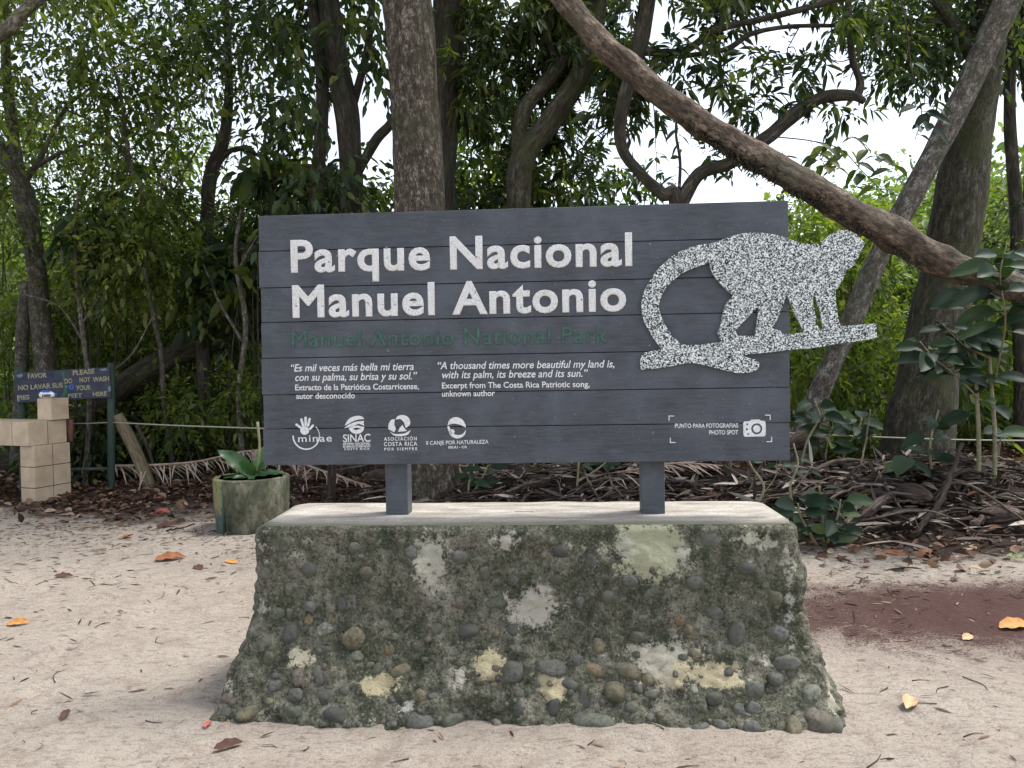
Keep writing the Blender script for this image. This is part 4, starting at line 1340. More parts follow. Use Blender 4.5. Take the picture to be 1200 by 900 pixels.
def tiled(mb, c0, a, bq, z0, z1, na, nb, nz, gap=0.009):
    """tile-clad block: front corner c0 (x, y), a metres along T1, bq along T2, tile counts"""
    c0 = np.array([c0[0], c0[1], 0.0])
    ax_ = np.array([T1, T2, EZ])
    mb.box(c0 + T1 * a / 2 + T2 * bq / 2 + EZ * (z0 + z1) / 2, (a - 0.008, bq - 0.008, z1 - z0 - 0.008), ax_, 1)

    def face(o, du, dv, nu, nv_, nrm):
        lu, lv = np.linalg.norm(du) / nu, np.linalg.norm(dv) / nv_
        uu, vv = unit(du), unit(dv)
        for i_ in range(nu):
            for j_ in range(nv_):
                cc = o + uu * lu * (i_ + 0.5) + vv * lv * (j_ + 0.5) - nrm * (0.003 - R.uniform(0, 0.0012))
                mb.box(cc, (lu - gap, lv - gap, 0.007), np.array([uu, vv, nrm]), 0)
    zz = EZ * (z1 - z0)
    b0 = c0 + EZ * z0
    face(b0, T1 * a, zz, na, nz, -T2)
    face(b0, T2 * bq, zz, nb, nz, -T1)
    face(b0 + T1 * a, T2 * bq, zz, nb, nz, T1)
    face(b0 + T2 * bq, T1 * a, zz, na, nz, T2)
    face(c0 + EZ * z1, T1 * a, T2 * bq, na, nb, EZ)


foot = G(42, 592)
st_ = thing('tiled_washing_station', 'beige tile-clad washing stand with a jutting trough and raised block', 'washing stand', (foot[0], foot[1], 0))
kx = foot[1] / F


def zat(py, px=42, Yd=None):
    return P(px, py, Yd or foot[1])[2]


zb = zat(523)
zt_ = zat(494.5)
zu = zat(468)
mb = MB()
tiled(mb, foot, 0.47, 0.23, -0.05, zb, 2, 1, 3)
mb.build('pillar', [TILE, GROUT], st_, smooth=False, bevel=0.0015)
mb = MB()
tc = foot[:2] - T1[:2] * 0.03 + T2[:2] * 0.09
tc = P(33, 510, foot[1] - 0.03)[:2]
tiled(mb, tc, 0.5, 1.30, zb + 0.002, zt_, 2, 5, 1)
mb.build('trough', [TILE, GROUT], st_, smooth=False, bevel=0.0015)
mb = MB()
bc = foot + T1 * 0.235
tiled(mb, bc, 0.235, 0.23, zt_ + 0.002, zu, 1, 1, 1)
mb.build('raised_block', [TILE, GROUT], st_, smooth=False, bevel=0.0015)
mb = MB()
q0 = foot + T1 * 0.51 + T2 * 0.1
mb.box([q0[0], q0[1], (zb + zt_) / 2 - 0.004], (0.03, 0.2, zt_ - zb - 0.01), np.array([T1, T2, EZ]))
mb.build('red_edge_strip', plain_mat('red_edge', (0.12, 0.05, 0.04), (0.2, 0.09, 0.07), 20), st_)

# crumpled bottle on the raised block
PLAST = plain_mat('white_plastic', (0.62, 0.64, 0.66), (0.78, 0.8, 0.82), 30, 0.3, 0.4, dist=0.01)
BLUE = plain_mat('blue_plastic', (0.02, 0.09, 0.42), (0.05, 0.16, 0.6), 30, 0.35, 0)
INK = plain_mat('dark_print', (0.03, 0.03, 0.03), (0.12, 0.11, 0.1), 30, 0.6, 0)
bo = foot + T1 * 0.30 + T2 * 0.125
bo[2] = zu + 0.04
bt = thing('plastic_bottle', 'white and blue plastic bottle lying on the raised tiled block', 'bottle', (bo[0], bo[1], zu))
mb = MB()
xx = np.linspace(-0.105, 0.085, 14)
mb.tube([bo + np.array([a, 0.0, 0.002 * math.sin(a * 60)]) for a in xx], [0.012, 0.034, 0.04, 0.039, 0.037, 0.041, 0.038, 0.04, 0.036, 0.040, 0.037, 0.032, 0.022, 0.015], 16, 0.09, 40)
mb.build('bottle_body', PLAST, bt)
mb = MB()
mb.tube([bo + np.array([0.083, 0, 0]), bo + np.array([0.108, 0, 0])], 0.017, 14)
mb.build('cap', BLUE, bt)
mb = MB()
mb.box(bo + np.array([-0.02, 0, 0.045]), (0.085, 0.05, 0.022))
mb.build('blue_wrapper', BLUE, bt, bevel=0.006)
mb = MB()
mb.box(bo + np.array([0.0, -0.037, -0.006]), (0.10, 0.012, 0.03))
mb.build('printed_band', INK, bt, bevel=0.004)

# foot-washing notice
NY = 9.55
NAVY = plain_mat('navy_board', (0.022, 0.028, 0.05), (0.05, 0.058, 0.085), 9, 0.6, 0.3)
POSTG = plain_mat('green_post', (0.018, 0.035, 0.026), (0.045, 0.07, 0.05), 9, 0.7, 0.3, stretch=(1, 1, 0.3))
CREAM = plain_mat('cream_brushwork', (0.16, 0.145, 0.09), (0.44, 0.40, 0.26), 45, 0.7, 0)
CHALK = plain_mat('chalky_wear', (0.12, 0.13, 0.15), (0.25, 0.26, 0.28), 30, 0.9, 0)
nb_ = P(130, 583, NY)
no = thing('foot_washing_notice', 'dark navy hand lettered notice asking people not to wash feet', 'sign', (nb_[0], nb_[1], 0))
bl, br_ = P(19, 472.5, NY - 0.05), P(131, 465.5, NY - 0.05)
tl, tr_ = P(17.5, 436.5, NY - 0.05), P(129, 430.5, NY - 0.05)
nu = unit((br_ - bl) + (tr_ - tl))
nv2 = unit((tl - bl) + (tr_ - br_))
nn_ = np.cross(nu, nv2)          # towards the camera
nv2 = np.cross(nn_, nu)
nc = (bl + br_ + tl + tr_) / 4
nw = (np.linalg.norm(br_ - bl) + np.linalg.norm(tr_ - tl)) / 2
nh = (np.linalg.norm(tl - bl) + np.linalg.norm(tr_ - br_)) / 2
mb = MB()
mb.box(nc, (nw, nh, 0.03), np.array([nu, nv2, nn_]))
mb.build('board', NAVY, no, bevel=0.004)


def NC(px, py):
    d = ray(px, py)
    q = EYE + d * (np.dot(nc + nn_ * 0.0155 - EYE, nn_) / np.dot(d, nn_)) - nc
    return np.dot(q, nu), np.dot(q, nv2)


def NL(u, z, off=0.0):
    return nc + nu * u + nv2 * z + nn_ * (0.0155 - off)


for body, a, e, cp_ in (('FAVOR', (33, 443.5), (55, 442.3), 5.6), ('NO LAVAR SUS', (21.5, 457.5), (74, 454), 5.8), ('PIES', (20.5, 468.8), (35, 467.8), 5.0),
                        ('PLEASE', (85.5, 440), (111, 437.6), 5.6), ('DO', (76, 449.6), (85, 449.1), 5.6), ('NOT', (93.5, 448.2), (106, 447.5), 5.6), ('WASH', (109, 447.5), (128, 446.4), 5.6),
                        ('YOUR', (89, 457.6), (107, 456.8), 5.6), ('FEET', (80, 466.4), (96.5, 465.6), 4.8), ('HERE', (109, 464.6), (125.5, 463.6), 5.0)):
    write(body, a, e, cp_, CREAM, 'painted_lettering', no, NC, NL, bold=0.03, thick=0.003)
outline([[(81, 451), (86, 450.6), (86.5, 456), (81.5, 456.2)], [(82.4, 452.2), (85, 452), (85.2, 454.8), (82.8, 455)]], BLUE, 'blue_mark', no, NC, NL, thick=0.002)
outline([[(77, 451.5), (80, 453), (77.3, 454.6)]], CHALK, 'arrow_mark', no, NC, NL, thick=0.002)
outline([[(72.5, 436), (75.5, 435.5), (76.5, 447), (79, 458), (75, 466), (70, 467), (74.5, 459), (75, 450)]], MARKG, 'green_streak', no, NC, NL, thick=0.0015, smooth=3)
for pl in ([(19, 440), (26, 437.5), (27, 441), (22, 443)], [(117, 432.5), (124, 431.5), (126, 434), (119, 434.5)], [(126, 454), (129.5, 452), (130, 458), (127, 459)], [(20, 463), (22, 463), (23, 470), (20.5, 471)]):
    outline([pl], CHALK, 'worn_patch', no, NC, NL, thick=0.0012)
for px, pt in ((130.5, 425), (24, 430)):
    x = P(px + (4 if px < 100 else 0), 583, NY)
    tp = P(px, pt, NY)
    mb = MB()
    mb.tube([[x[0], NY, -0.2], [x[0], NY, 0.0], [(x[0] + tp[0]) / 2, NY, tp[2] / 2], [tp[0], NY, tp[2]]], 0.045, 10, 0.05)
    mb.build('post', POSTG, no)
a, e = P(35, 552, NY), P(130, 548, NY)
mb = MB()
mb.box((a + e) / 2, (e[0] - a[0], 0.02, 0.035))
mb.build('rail', plain_mat('grey_rail', (0.035, 0.042, 0.04), (0.075, 0.085, 0.08), 8), no)

# leaning stake
sb, stp = G(177, 563), P(137, 486, 9.6)
sk = MB()
WOOD = bark_mat('stake_wood', (0.10, 0.075, 0.045), (0.20, 0.16, 0.10), (0.32, 0.27, 0.18), (0.12, 0.10, 0.06), 0.2, 0.12, 20, bump=0.4)
sbase = P(177, 563, 9.7)
ww = spline([[*(sbase - [0, 0, 0.12])], [*((sbase + stp) / 2)], [*stp]], 5)
sk.tube(ww, np.linspace(0.085, 0.072, len(ww)), 12, 0.06)
tag(sk.build('wooden_stake', WOOD, origin=sbase), 'thick weathered wooden stake leaning left beside the notice post', 'stake')
sk = MB()
a, e = P(187, 553, 10.1), P(160, 498, 10.0)
sk.tube(spline([a - [0, 0, 0.2], (a + e) / 2, e], 4), 0.022, 8, 0.1)
tag(sk.build('wooden_stick', STICK, origin=a), 'thin mossy stick leaning behind the thick wooden stake', 'stick')

# fallen log
lg = MB()
w = spline(limb_path([(60, 520, 12, 10.4), (105, 487, 13, 10.6), (140, 455, 14, 10.8), (190, 424, 14, 11.0), (250, 400, 13, 11.2), (310, 385, 12, 11.4), (390, 372, 11, 11.7)], 10), 9)
lg.tube(w[:, :3], w[:, 3], 20, 0.13, 5, seed=3)
tag(lg.build('fallen_log', BK_LOG, origin=(w[0, 0], w[0, 1], 0)), 'mossy log slanting up behind the notice towards the board', 'log')
lg = MB()
w = spline(limb_path([(-60, 560, 16, 11.0), (0, 545, 15, 11.0), (40, 535, 12, 11.1)], 11), 6)
lg.tube(w[:, :3], w[:, 3], 16, 0.12, 5, seed=4)
tag(lg.build('fallen_log', BK_LOG, origin=(w[0, 0], w[0, 1], 0)), 'dark log lying behind the tiled washing station', 'log')

# rope and its posts
ropep = [(130, 495, NY), (215, 499, 9.0), (305, 502, 8.8), (391, 505, 8.64), (520, 507, 8.5), (620, 507, 8.45), (740, 506, 8.3), (851, 504, 8.22), (950, 509, 8.25), (1050, 513, 8.3), (1130, 515.5, 8.35), (1260, 517, 8.4)]
rp = MB()
w = spline([P(*q) for q in ropep], 6)
rp.tube(w, 0.0085, 6)
w2 = spline([P(86, 496.5, NY + 0.1), P(108, 496, NY), P(130, 495, NY)], 4)
rp.tube(w2, 0.006, 6)
tag(rp.build('rope', plain_mat('rope_fibre', (0.26, 0.25, 0.19), (0.4, 0.38, 0.3), 60, 0.8), origin=w[0]), 'pale thin rope strung from the notice post past the sign', 'rope')
for px, Yd, lab in ((391, 8.64, 'dark square fence post under the left part of the board'), (851, 8.22, 'dark round fence post under the right part of the board'), (1262, 8.4, 'dark fence post beyond the sapling')):
    x = P(px - 3, 590, Yd)
    tp = P(px, 492, Yd)
    mb = MB()
    mb.tube([[x[0], Yd, -0.2], [x[0], Yd, 0.05], [(x[0] + tp[0]) / 2, Yd, tp[2] / 2], [tp[0], Yd, tp[2]]], 0.058, 10 if px > 400 else 4, 0.05)
    tag(mb.build('fence_post', BK_MOSS if px > 400 else STICK_D, origin=(x[0], Yd, 0), smooth=px > 400), lab, 'post', 'posts that carry the rope')

# ------------------------------------------------------------------ planter
m, n, b = mat('mossy_planter')
g = NG(n)
co = g.coord('Object', (1, 1, 0.6))
a = g.noise(co, 6, 6, 0.65)
f2 = g.noise(co, 30, 5, 0.7)
bgz = g.noise(co, 2.2, 3, 0.5)
c = g.ramp(a, [(0.34, (0.03, 0.036, 0.022)), (0.52, (0.095, 0.098, 0.062)), (0.68, (0.22, 0.20, 0.15))])
xyz = g.new('SeparateXYZ')
g.link(g.new('TexCoord').outputs['Object'], xyz.inputs[0])
side = g.math('ADD', g.math('MULTIPLY', xyz.outputs[0], -1.0), g.math('MULTIPLY', g.math('SUBTRACT', a, 0.5), 0.5))
low = g.math('ADD', xyz.outputs[2], g.math('MULTIPLY', g.math('SUBTRACT', f2, 0.5), 0.6))
c = g.mix(g.math('MULTIPLY', g.ramp(side, [(0.14, 0.0), (0.24, 1.0)]), g.ramp(low, [(0.15, 0.0), (0.27, 0.8)])), c, (0.21, 0.20, 0.08))
c = g.mix(g.math('MULTIPLY', g.ramp(side, [(0.10, 0.0), (0.2, 1.0)]), g.ramp(low, [(0.12, 0.85), (0.24, 0.0)])), c, (0.06, 0.105, 0.09))
c = g.mix(g.ramp(f2, [(0.35, 0.7), (0.5, 0.0)]), c, (0.025, 0.03, 0.018))
g.link(c, b.inputs['Base Color'])
b.inputs['Roughness'].default_value = 0.9
g.bump(f2, b, 0.6, 0.01)
pcn = np.array([*P(296, 612, 7.35)[:2], 0.0])
pl = thing('planter', 'mossy round concrete planter beside the left corner of the plinth', 'planter', tuple(pcn))
mb = MB()
ph_, pr_ = 0.50, 0.345
mb.tube([pcn + [0, 0, -0.05], pcn + [0, 0, 0.0], pcn + [0, 0, 0.25], pcn + [0, 0, ph_ - 0.01], pcn + [0, 0, ph_], pcn + [0, 0, ph_], pcn + [0, 0, ph_ - 0.05]], [pr_ * 0.95, pr_ * 0.95, pr_, pr_ * 1.02, pr_, pr_ * 0.86, pr_ * 0.85], 20, 0.015, 4)
mb.build('pot', m, pl)
_pot_m = m
mb = MB()
mb.tube([pcn + [0, 0, ph_ - 0.06], pcn + [0, 0, ph_ - 0.035]], [pr_ * 0.84, pr_ * 0.8], 20, 0.02)
mb.build('soil', plain_mat('potting_soil', (0.02, 0.014, 0.01), (0.06, 0.042, 0.03), 20), pl)
mb = MB()
sa_ = math.radians(-118)
sc_ = pcn + np.array([math.cos(sa_) * pr_ * 1.0, math.sin(sa_) * pr_ * 1.0, 0.24])
mb.tube([sc_ - [0, 0, 0.24], sc_ + [0, 0, 0.24]], 0.012, 6)
mb.build('seam_ridge', plain_mat('seam_green', (0.03, 0.06, 0.05), (0.06, 0.1, 0.08), 20), pl)
pp = pcn + np.array([0.04, 0, ph_ - 0.03])
pt = thing('broadleaf_plant', 'broad green leafy plant growing in the mossy planter', 'plant', tuple(pp))
mb = MB()
for d, L, wd, bend, up in (((-0.75, -0.3, 0.85), 0.50, 0.16, 0.25, (0.7, -1, 0.6)), ((-0.9, -0.5, 0.1), 0.40, 0.12, 0.4, (0, -0.8, 1)), ((-0.25, -0.5, 0.7), 0.34, 0.11, 0.4, (0.3, -1, 0.4)), ((0.5, -0.3, 0.7), 0.36, 0.11, 0.5, (0, -0.7, 1)), ((0.1, 0.5, 1), 0.42, 0.11, 0.3, (0, -1, 0.4)), ((0.8, 0.2, 0.3), 0.34, 0.10, 0.5, (0, -0.5, 1)), ((-0.5, 0.3, 0.5), 0.42, 0.10, 0.5, (0, -1, 0.5)), ((-0.6, -0.6, 0.3), 0.3, 0.09, 0.6, (0, -0.7, 1)), ((0.1, -0.7, 0.3), 0.3, 0.10, 0.7, (0, -0.5, 1))):
    big_leaf(mb, pp + np.array([0, 0, 0.02]), np.array(d), L, wd, up, bend, 0.3, 0, 0.08, 12)
mb.build('leaves', LF_FERN, pt)
mb = MB()
mb.tube(spline([pp, pp + [0.05, -0.02, 0.3], pp + [0.03, 0, 0.55]], 4), 0.014, 7, 0.15)
mb.build('stem', plain_mat('pale_stem', (0.16, 0.17, 0.08), (0.28, 0.27, 0.15), 20), pt)

# ------------------------------------------------------------------ saplings and broad-leaved plants at the right


def leafy_plant(label, stems, nl, L, wr, up_bias=0.2, seed=0, along=(0.25, 1.0), stem_m=None, name='sapling', cat='sapling', leaf_m=None, bend=0.45, stem_r=0.016, group=None):
    b0 = np.asarray(stems[0][0], float)
    t = thing(name, label, cat, (b0[0], b0[1], max(b0[2], 0) if b0[2] < 1 else b0[2]), group)
    cb = MB()
    for si, s_ in enumerate(stems):
        w = spline(s_, 8)
        mb = MB()
        r_ = stem_r if s_[0][2] < 0.3 or si == 0 else stem_r * 0.42
        mb.tube(w, np.linspace(r_, r_ * 0.45, len(w)), 8, 0.08)
        mb.build('stem', stem_m or PALE_STEM, t)
        for k in range(nl):
            f = along[0] + (along[1] - along[0]) * (k + R.random() * 0.6) / nl
            q = min(int(f * (len(w) - 1)), len(w) - 2)
            bb = w[q]
            az = k * 2.4 + R.uniform(-0.4, 0.4)
            d = np.array([math.cos(az), math.sin(az), R.uniform(-0.25, 0.45) + up_bias])
            pet = bb + unit(d) * L * 0.22
            cb.tube([bb, pet], 0.004, 4)
            l_ = L * R.uniform(0.6, 1.15)
            big_leaf(cb, pet, d, l_, l_ * wr * R.uniform(0.85, 1.1), (R.normal(0, 0.35), -1.0 + R.normal(0, 0.4), 0.9), bend * R.uniform(0.6, 1.3), 0.28, 0, 0.02)
    cb.build('leaves', leaf_m or LF_GLOSS, t)
    return t


PALE_STEM = plain_mat('sapling_stem', (0.16, 0.15, 0.08), (0.32, 0.30, 0.19), 20, 0.7)
Ys = 7.0
leafy_plant('dark glossy broad-leaved sapling in front of the huge dark trunk', [
    [P(1163, 612, Ys), P(1166, 520, Ys), P(1160, 430, Ys), P(1158, 360, Ys), P(1170, 290, Ys)],
    [P(1146, 610, Ys + 0.1), P(1147, 520, Ys), P(1143, 430, Ys), P(1140, 370, Ys), P(1130, 320, Ys)],
    [P(1150, 470, Ys), P(1120, 440, Ys - 0.1), P(1095, 420, Ys - 0.2), P(1078, 400, Ys - 0.2)],
    [P(1160, 420, Ys), P(1130, 405, Ys - 0.1), P(1105, 380, Ys - 0.1)],
    [P(1160, 360, Ys), P(1190, 330, Ys), P(1215, 300, Ys)],
    [P(1165, 450, Ys), P(1178, 380, 6.3), P(1172, 325, 5.8), P(1180, 285, 5.7)]], 20, 0.28, 0.52, 0.0, along=(0.3, 1.0), stem_r=0.022)
leafy_plant('dark low broad-leaved sapling among the brush at the foot of the huge trunk', [
    [P(1095, 610, 7.2), P(1092, 560, 7.1), P(1090, 520, 7.0), P(1100, 480, 7.0)],
    [P(1092, 590, 7.2), P(1070, 560, 7.1), P(1066, 530, 7.0)]], 13, 0.27, 0.55, 0.0, along=(0.2, 1))
leafy_plant('bluish low broad-leaved plant at the right corner of the plinth', [
    [P(965, 640, 6.2), P(963, 600, 6.15), P(960, 570, 6.1)], [P(967, 640, 6.2), P(980, 610, 6.1), P(985, 585, 6.1)], [P(958, 640, 6.2), P(940, 610, 6.15), P(935, 590, 6.1)]], 14, 0.23, 0.52, 0.1, along=(0.05, 1), name='broadleaf_plant', cat='plant')
leafy_plant('grey green broad-leaved plant beside the right edge of the board', [
    [P(935, 570, 7.6), P(945, 520, 7.6), P(960, 490, 7.6), P(955, 470, 7.6)], [P(985, 570, 7.7), P(990, 530, 7.7), P(1005, 505, 7.6), P(1010, 490, 7.6)], [P(960, 575, 7.7), P(968, 530, 7.7), P(975, 500, 7.7)]], 13, 0.24, 0.55, 0.1, along=(0.5, 1), name='broadleaf_plant', cat='plant')
leafy_plant('thin broad-leaved seedling behind the plinth below the word Naturaleza', [
    [P(548, 588, 8.3), P(550, 565, 8.3), P(555, 545, 8.3), P(552, 525, 8.3)], [P(548, 588, 8.3), P(565, 560, 8.3), P(572, 545, 8.3)]], 6, 0.22, 0.45, 0.0, along=(0.3, 1), name='seedling', cat='plant')
leafy_plant('bare pale stem with few leaves behind the plinth, right of centre', [
    [P(675, 590, 8.2), P(677, 560, 8.2), P(678, 530, 8.2), P(670, 510, 8.2)], [P(676, 565, 8.2), P(700, 550, 8.2), P(712, 540, 8.2)]], 3, 0.2, 0.45, 0.0, along=(0.5, 1), name='seedling', cat='plant')
leafy_plant('pair of forked yellowish stems beside the right end of the plinth', [
    [P(888, 592, 6.9), P(895, 570, 6.9), P(880, 545, 6.9), P(874, 525, 6.9)], [P(893, 580, 6.9), P(908, 560, 6.9), P(916, 535, 6.9)], [P(930, 600, 6.8), P(926, 570, 6.8), P(935, 545, 6.8), P(930, 520, 6.8)], [P(928, 578, 6.8), P(942, 560, 6.8), P(952, 545, 6.8)]], 2, 0.14, 0.45, 0.1, along=(0.7, 1), name='forked_stem', cat='plant', stem_r=0.014)
# hanging leafy sprays, in front of the bright gap
leafy_plant('dark broad-leaved spray hanging against the sky right of the arched bough', [
    [P(1040, -60, 7.8), P(1060, 20, 7.8), P(1068, 80, 7.8), P(1080, 130, 7.8), P(1072, 165, 7.8)], [P(1068, 80, 7.8), P(1090, 120, 7.8), P(1088, 150, 7.8)]], 9, 0.20, 0.55, -0.4, along=(0.45, 1), stem_m=BK_DARK, name='leafy_spray', cat='branch', bend=0.7, stem_r=0.009)
leafy_plant('green broad-leaved spray hanging between the arched bough and slanting trunk', [
    [P(905, 160, 7.9), P(950, 165, 7.9), P(985, 175, 7.9), P(1010, 200, 7.9), P(1035, 225, 7.9)], [P(985, 175, 7.9), P(1000, 160, 7.9), P(1025, 180, 7.9), P(1050, 200, 7.9)], [P(950, 165, 7.9), P(960, 185, 7.9), P(985, 200, 7.9)]], 10, 0.19, 0.55, -0.4, along=(0.3, 1), stem_m=BK_DARK, name='leafy_spray', cat='branch', bend=0.7, stem_r=0.008, leaf_m=LF_MID)
leafy_plant('sparse drooping spray below the crooked tree, above the board', [
    [P(760, 60, 8.0), P(765, 110, 8.0), P(768, 160, 8.0), P(770, 210, 8.0)], [P(765, 110, 8.0), P(795, 150, 8.0), P(790, 225, 8.0)], [P(880, 60, 8.0), P(905, 80, 8.0), P(930, 95, 8.0), P(950, 100, 8.0)]], 11, 0.14, 0.3, -0.6, along=(0.25, 1), stem_m=BK_DARK, name='leafy_spray', cat='branch', bend=0.6, stem_r=0.007, leaf_m=LF_DARK)

# ------------------------------------------------------------------ dry fronds, sticks, sheaths


def frond(label, pts, n, L, side=(1, 1), group=None, sag=0.5, w0=0.02, lw=0.010):
    w = spline([P(*q) for q in pts], 8)
    t = thing('dry_palm_frond', label, 'palm frond', (w[0, 0], w[0, 1], max(0, ground_z(w[0, 0], w[0, 1]))), group)
    mb = MB()
    mb.tube(w, np.linspace(w0, w0 * 0.35, len(w)), 8, 0.08)
    mb.build('midrib', FROND, t)
    mb = MB()
    tg = unit(np.gradient(w, axis=0))
    for k in range(n):
        f = 0.06 + 0.93 * k / n
        q = min(int(f * (len(w) - 1)), len(w) - 2)
        for s_ in (-1, 1):
            if side[0 if s_ < 0 else 1] < R.random():
                continue
            sd = np.cross(tg[q], EZ) * s_
            d = unit(tg[q] * R.uniform(0.3, 1.5) + sd * 0.8 + np.array([0, 0, -sag * R.uniform(0.4, 1.4)]) + R.normal(0, 0.2, 3))
            l_ = L * (0.55 + 0.45 * math.sin(math.pi * min(1, f + 0.15))) * R.uniform(0.35, 1.15)
            a = w[q]
            mid = a + d * l_ * 0.5
            e = a + d * l_ - np.array([0, 0, sag * l_ * 0.25])
            for p_ in (mid, e):
                p_[2] = max(p_[2], float(ground_z(p_[0], p_[1])) + 0.015)
            nn2 = unit(np.cross(d, [0.2, -0.7, 0.7]))
            h_ = lw * R.uniform(0.7, 1.3)
            vv = np.array([a - nn2 * h_ * 0.5, a + nn2 * h_ * 0.5, mid + nn2 * h_, mid - nn2 * h_, e + nn2 * 0.002, e - nn2 * 0.002])
            mb.add(vv, [[0, 1, 2, 3], [3, 2, 4, 5]])
    mb.build('leaflets', FROND, t)
    return t


frond('dry palm frond lying under the rope left of the planter', [(128, 546, 9.75), (180, 545, 9.7), (230, 541, 9.6), (280, 530, 9.5), (306, 527, 9.5)], 32, 0.42, (1, 1), sag=0.9)
frond('dry palm frond drooping behind the left sign post', [(300, 528, 9.5), (345, 540, 9.3), (390, 556, 9.0), (440, 572, 8.8)], 26, 0.42, (1, 0.8), sag=0.4)
frond('dry palm frond slanting below the middle of the board', [(530, 545, 9.0), (590, 552, 8.8), (640, 562, 8.7), (690, 572, 8.6)], 24, 0.4, (1, 0.9), sag=0.6)
frond('bleached palm frond beside the right sign post', [(690, 560, 8.4), (735, 552, 8.3), (790, 543, 8.2), (850, 546, 8.1)], 28, 0.42, (1, 1), sag=0.4)
frond('greyed palm frond on top of the brush pile right of the board', [(900, 545, 7.6), (950, 548, 7.5), (1000, 556, 7.4), (1040, 570, 7.3)], 28, 0.36, (1, 1), sag=0.35)
frond('dry palm frond lying low at the right edge', [(1100, 580, 7.0), (1150, 588, 6.9), (1210, 592, 6.8)], 22, 0.34, (1, 1), sag=0.4)


def pilez(x, y):
    """height of the heap of brush"""
    x, y = np.asarray(x, float), np.asarray(y, float)
    h = 0.44 * np.exp(-(((x - 3.7) / 1.9) ** 2 + ((y - 7.35) / 0.75) ** 2)) + 0.36 * np.exp(-(((x - 1.2) / 1.9) ** 2 + ((y - 8.7) / 0.6) ** 2))
    return ground_z(x, y) + h


# the core of the heap: broken debris too small to tell apart
hx, hy = np.meshgrid(np.linspace(-1.6, 6.6, 130), np.linspace(6.1, 10, 70))
hz = pilez(hx, hy) - 0.05
hz += 0.06 * vn(np.stack([hx, hy, hx * 0], -1).reshape(-1, 3) * 5, 61).reshape(hx.shape) * np.clip((hz - ground_z(hx, hy)) * 6, 0, 1)
i2 = (np.arange(69)[:, None] * 130 + np.arange(129)[None]).ravel()
pil = MB()
pil.add(np.stack([hx, hy, hz], -1).reshape(-1, 3), np.stack([i2, i2 + 1, i2 + 131, i2 + 130], -1), 0)
dn = 4200
px_ = np.where(R.random(dn) < 0.62, R.normal(3.7, 1.3, dn), R.normal(1.2, 1.3, dn))
py_ = np.where(px_ > 2.2, R.normal(7.2, 0.5, dn), R.normal(8.5, 0.45, dn))
bz = pilez(px_, py_) + R.uniform(-0.04, 0.05, dn)
d_ = np.stack([R.normal(0, 1, dn), R.normal(0, 0.5, dn), R.normal(0, 0.18, dn)], -1)
leaf_quads(pil, np.stack([px_, py_, bz], -1), d_, R.uniform(0.05, 0.34, dn), 0.13, 0.3, 0.03, 1)
tag(pil.build('brush_debris', [plain_mat('brush_mould', (0.014, 0.009, 0.007), (0.05, 0.03, 0.022), 12, 0.95, 0.8, dist=0.05), LF_CHIP]), 'dark broken debris heaped under the trees behind the plinth', 'brush', kind='stuff')

# individual sticks on the heap
sticks = [((930, 565, 7.2), (985, 540, 7.2), (1050, 548, 7.2), 0.022, 'long bleached stick lying along the top of the brush pile', STICK),
          ((1066, 640, 6.35), (1100, 590, 6.5), (1128, 520, 6.8), 0.03, 'grey flattened stick propped steeply against the brush pile', STICK_D),
          ((1010, 610, 6.7), (1060, 578, 6.9), (1100, 600, 6.7), 0.02, 'bent brown stick arching over the middle of the brush pile', STICK),
          ((985, 622, 6.4), (1000, 600, 6.5), (1014, 585, 6.6), 0.03, 'short pale stump end of wood near the bluish plant', STICK),
          ((1140, 615, 6.4), (1149, 610, 6.4), (1157, 604, 6.45), 0.035, 'short pale cut stick at the right front of the pile', STICK),
          ((1120, 560, 7.3), (1170, 575, 7.2), (1215, 583, 7.1), 0.03, 'thick grey stick lying at the right edge behind the pile', STICK),
          ((1006, 560, 7.0), (1014, 520, 7.2), (1020, 480, 7.3), 0.012, 'thin upright grey twig beside the leaning pale trunk', STICK),
          ((570, 588, 8.2), (610, 570, 8.2), (645, 560, 8.3), 0.02, 'pale stick slanting below the middle of the board', STICK),
          ((640, 552, 8.6), (700, 545, 8.6), (745, 548, 8.5), 0.03, 'brown stick lying level below the board near the right post', STICK),
          ((705, 588, 8.0), (690, 565, 8.1), (684, 550, 8.2), 0.018, 'short twisted root standing behind the plinth', STICK),
          ((780, 562, 8.0), (820, 570, 7.9), (850, 580, 7.8), 0.022, 'dark stick beside the round fence post', STICK_D),
          ((870, 595, 7.2), (885, 560, 7.3), (900, 530, 7.3), 0.014, 'slim pale stick leaning beside the forked stems', STICK),
          ((420, 580, 8.6), (460, 572, 8.6), (520, 562, 8.7), 0.02, 'pale stick lying left of the first sign post', STICK),
          ((330, 560, 9.2), (380, 553, 9.2), (430, 545, 9.3), 0.018, 'thin stick lying behind the dark square fence post', STICK),
          ((1000, 590, 6.8), (1040, 570, 7.0), (1075, 562, 7.1), 0.04, 'fat grey rotten branch in the middle of the pile', STICK_D),
          ((195, 622, 7.1), (210, 619, 7.1), (228, 614, 7.2), 0.012, 'dark stick lying on the sand left of the planter', STICK_D)]
for a, bb, c, r, lab, mt in sticks:
    sk = MB()
    pa_, pb2, pc_ = P(*a), P(*bb), P(*c)
    for p_ in (pa_, pb2, pc_):
        p_[2] = max(p_[2], float(ground_z(p_[0], p_[1])) + r)
    w = spline([pa_, pb2, pc_], 8)
    w[1:-1] += R.normal(0, r * 0.25, (len(w) - 2, 3))
    sk.tube(w, np.linspace(r, r * 0.6, len(w)), 9, 0.15, 12)
    tag(sk.build('dead_stick', mt, origin=w[0]), lab, 'stick')
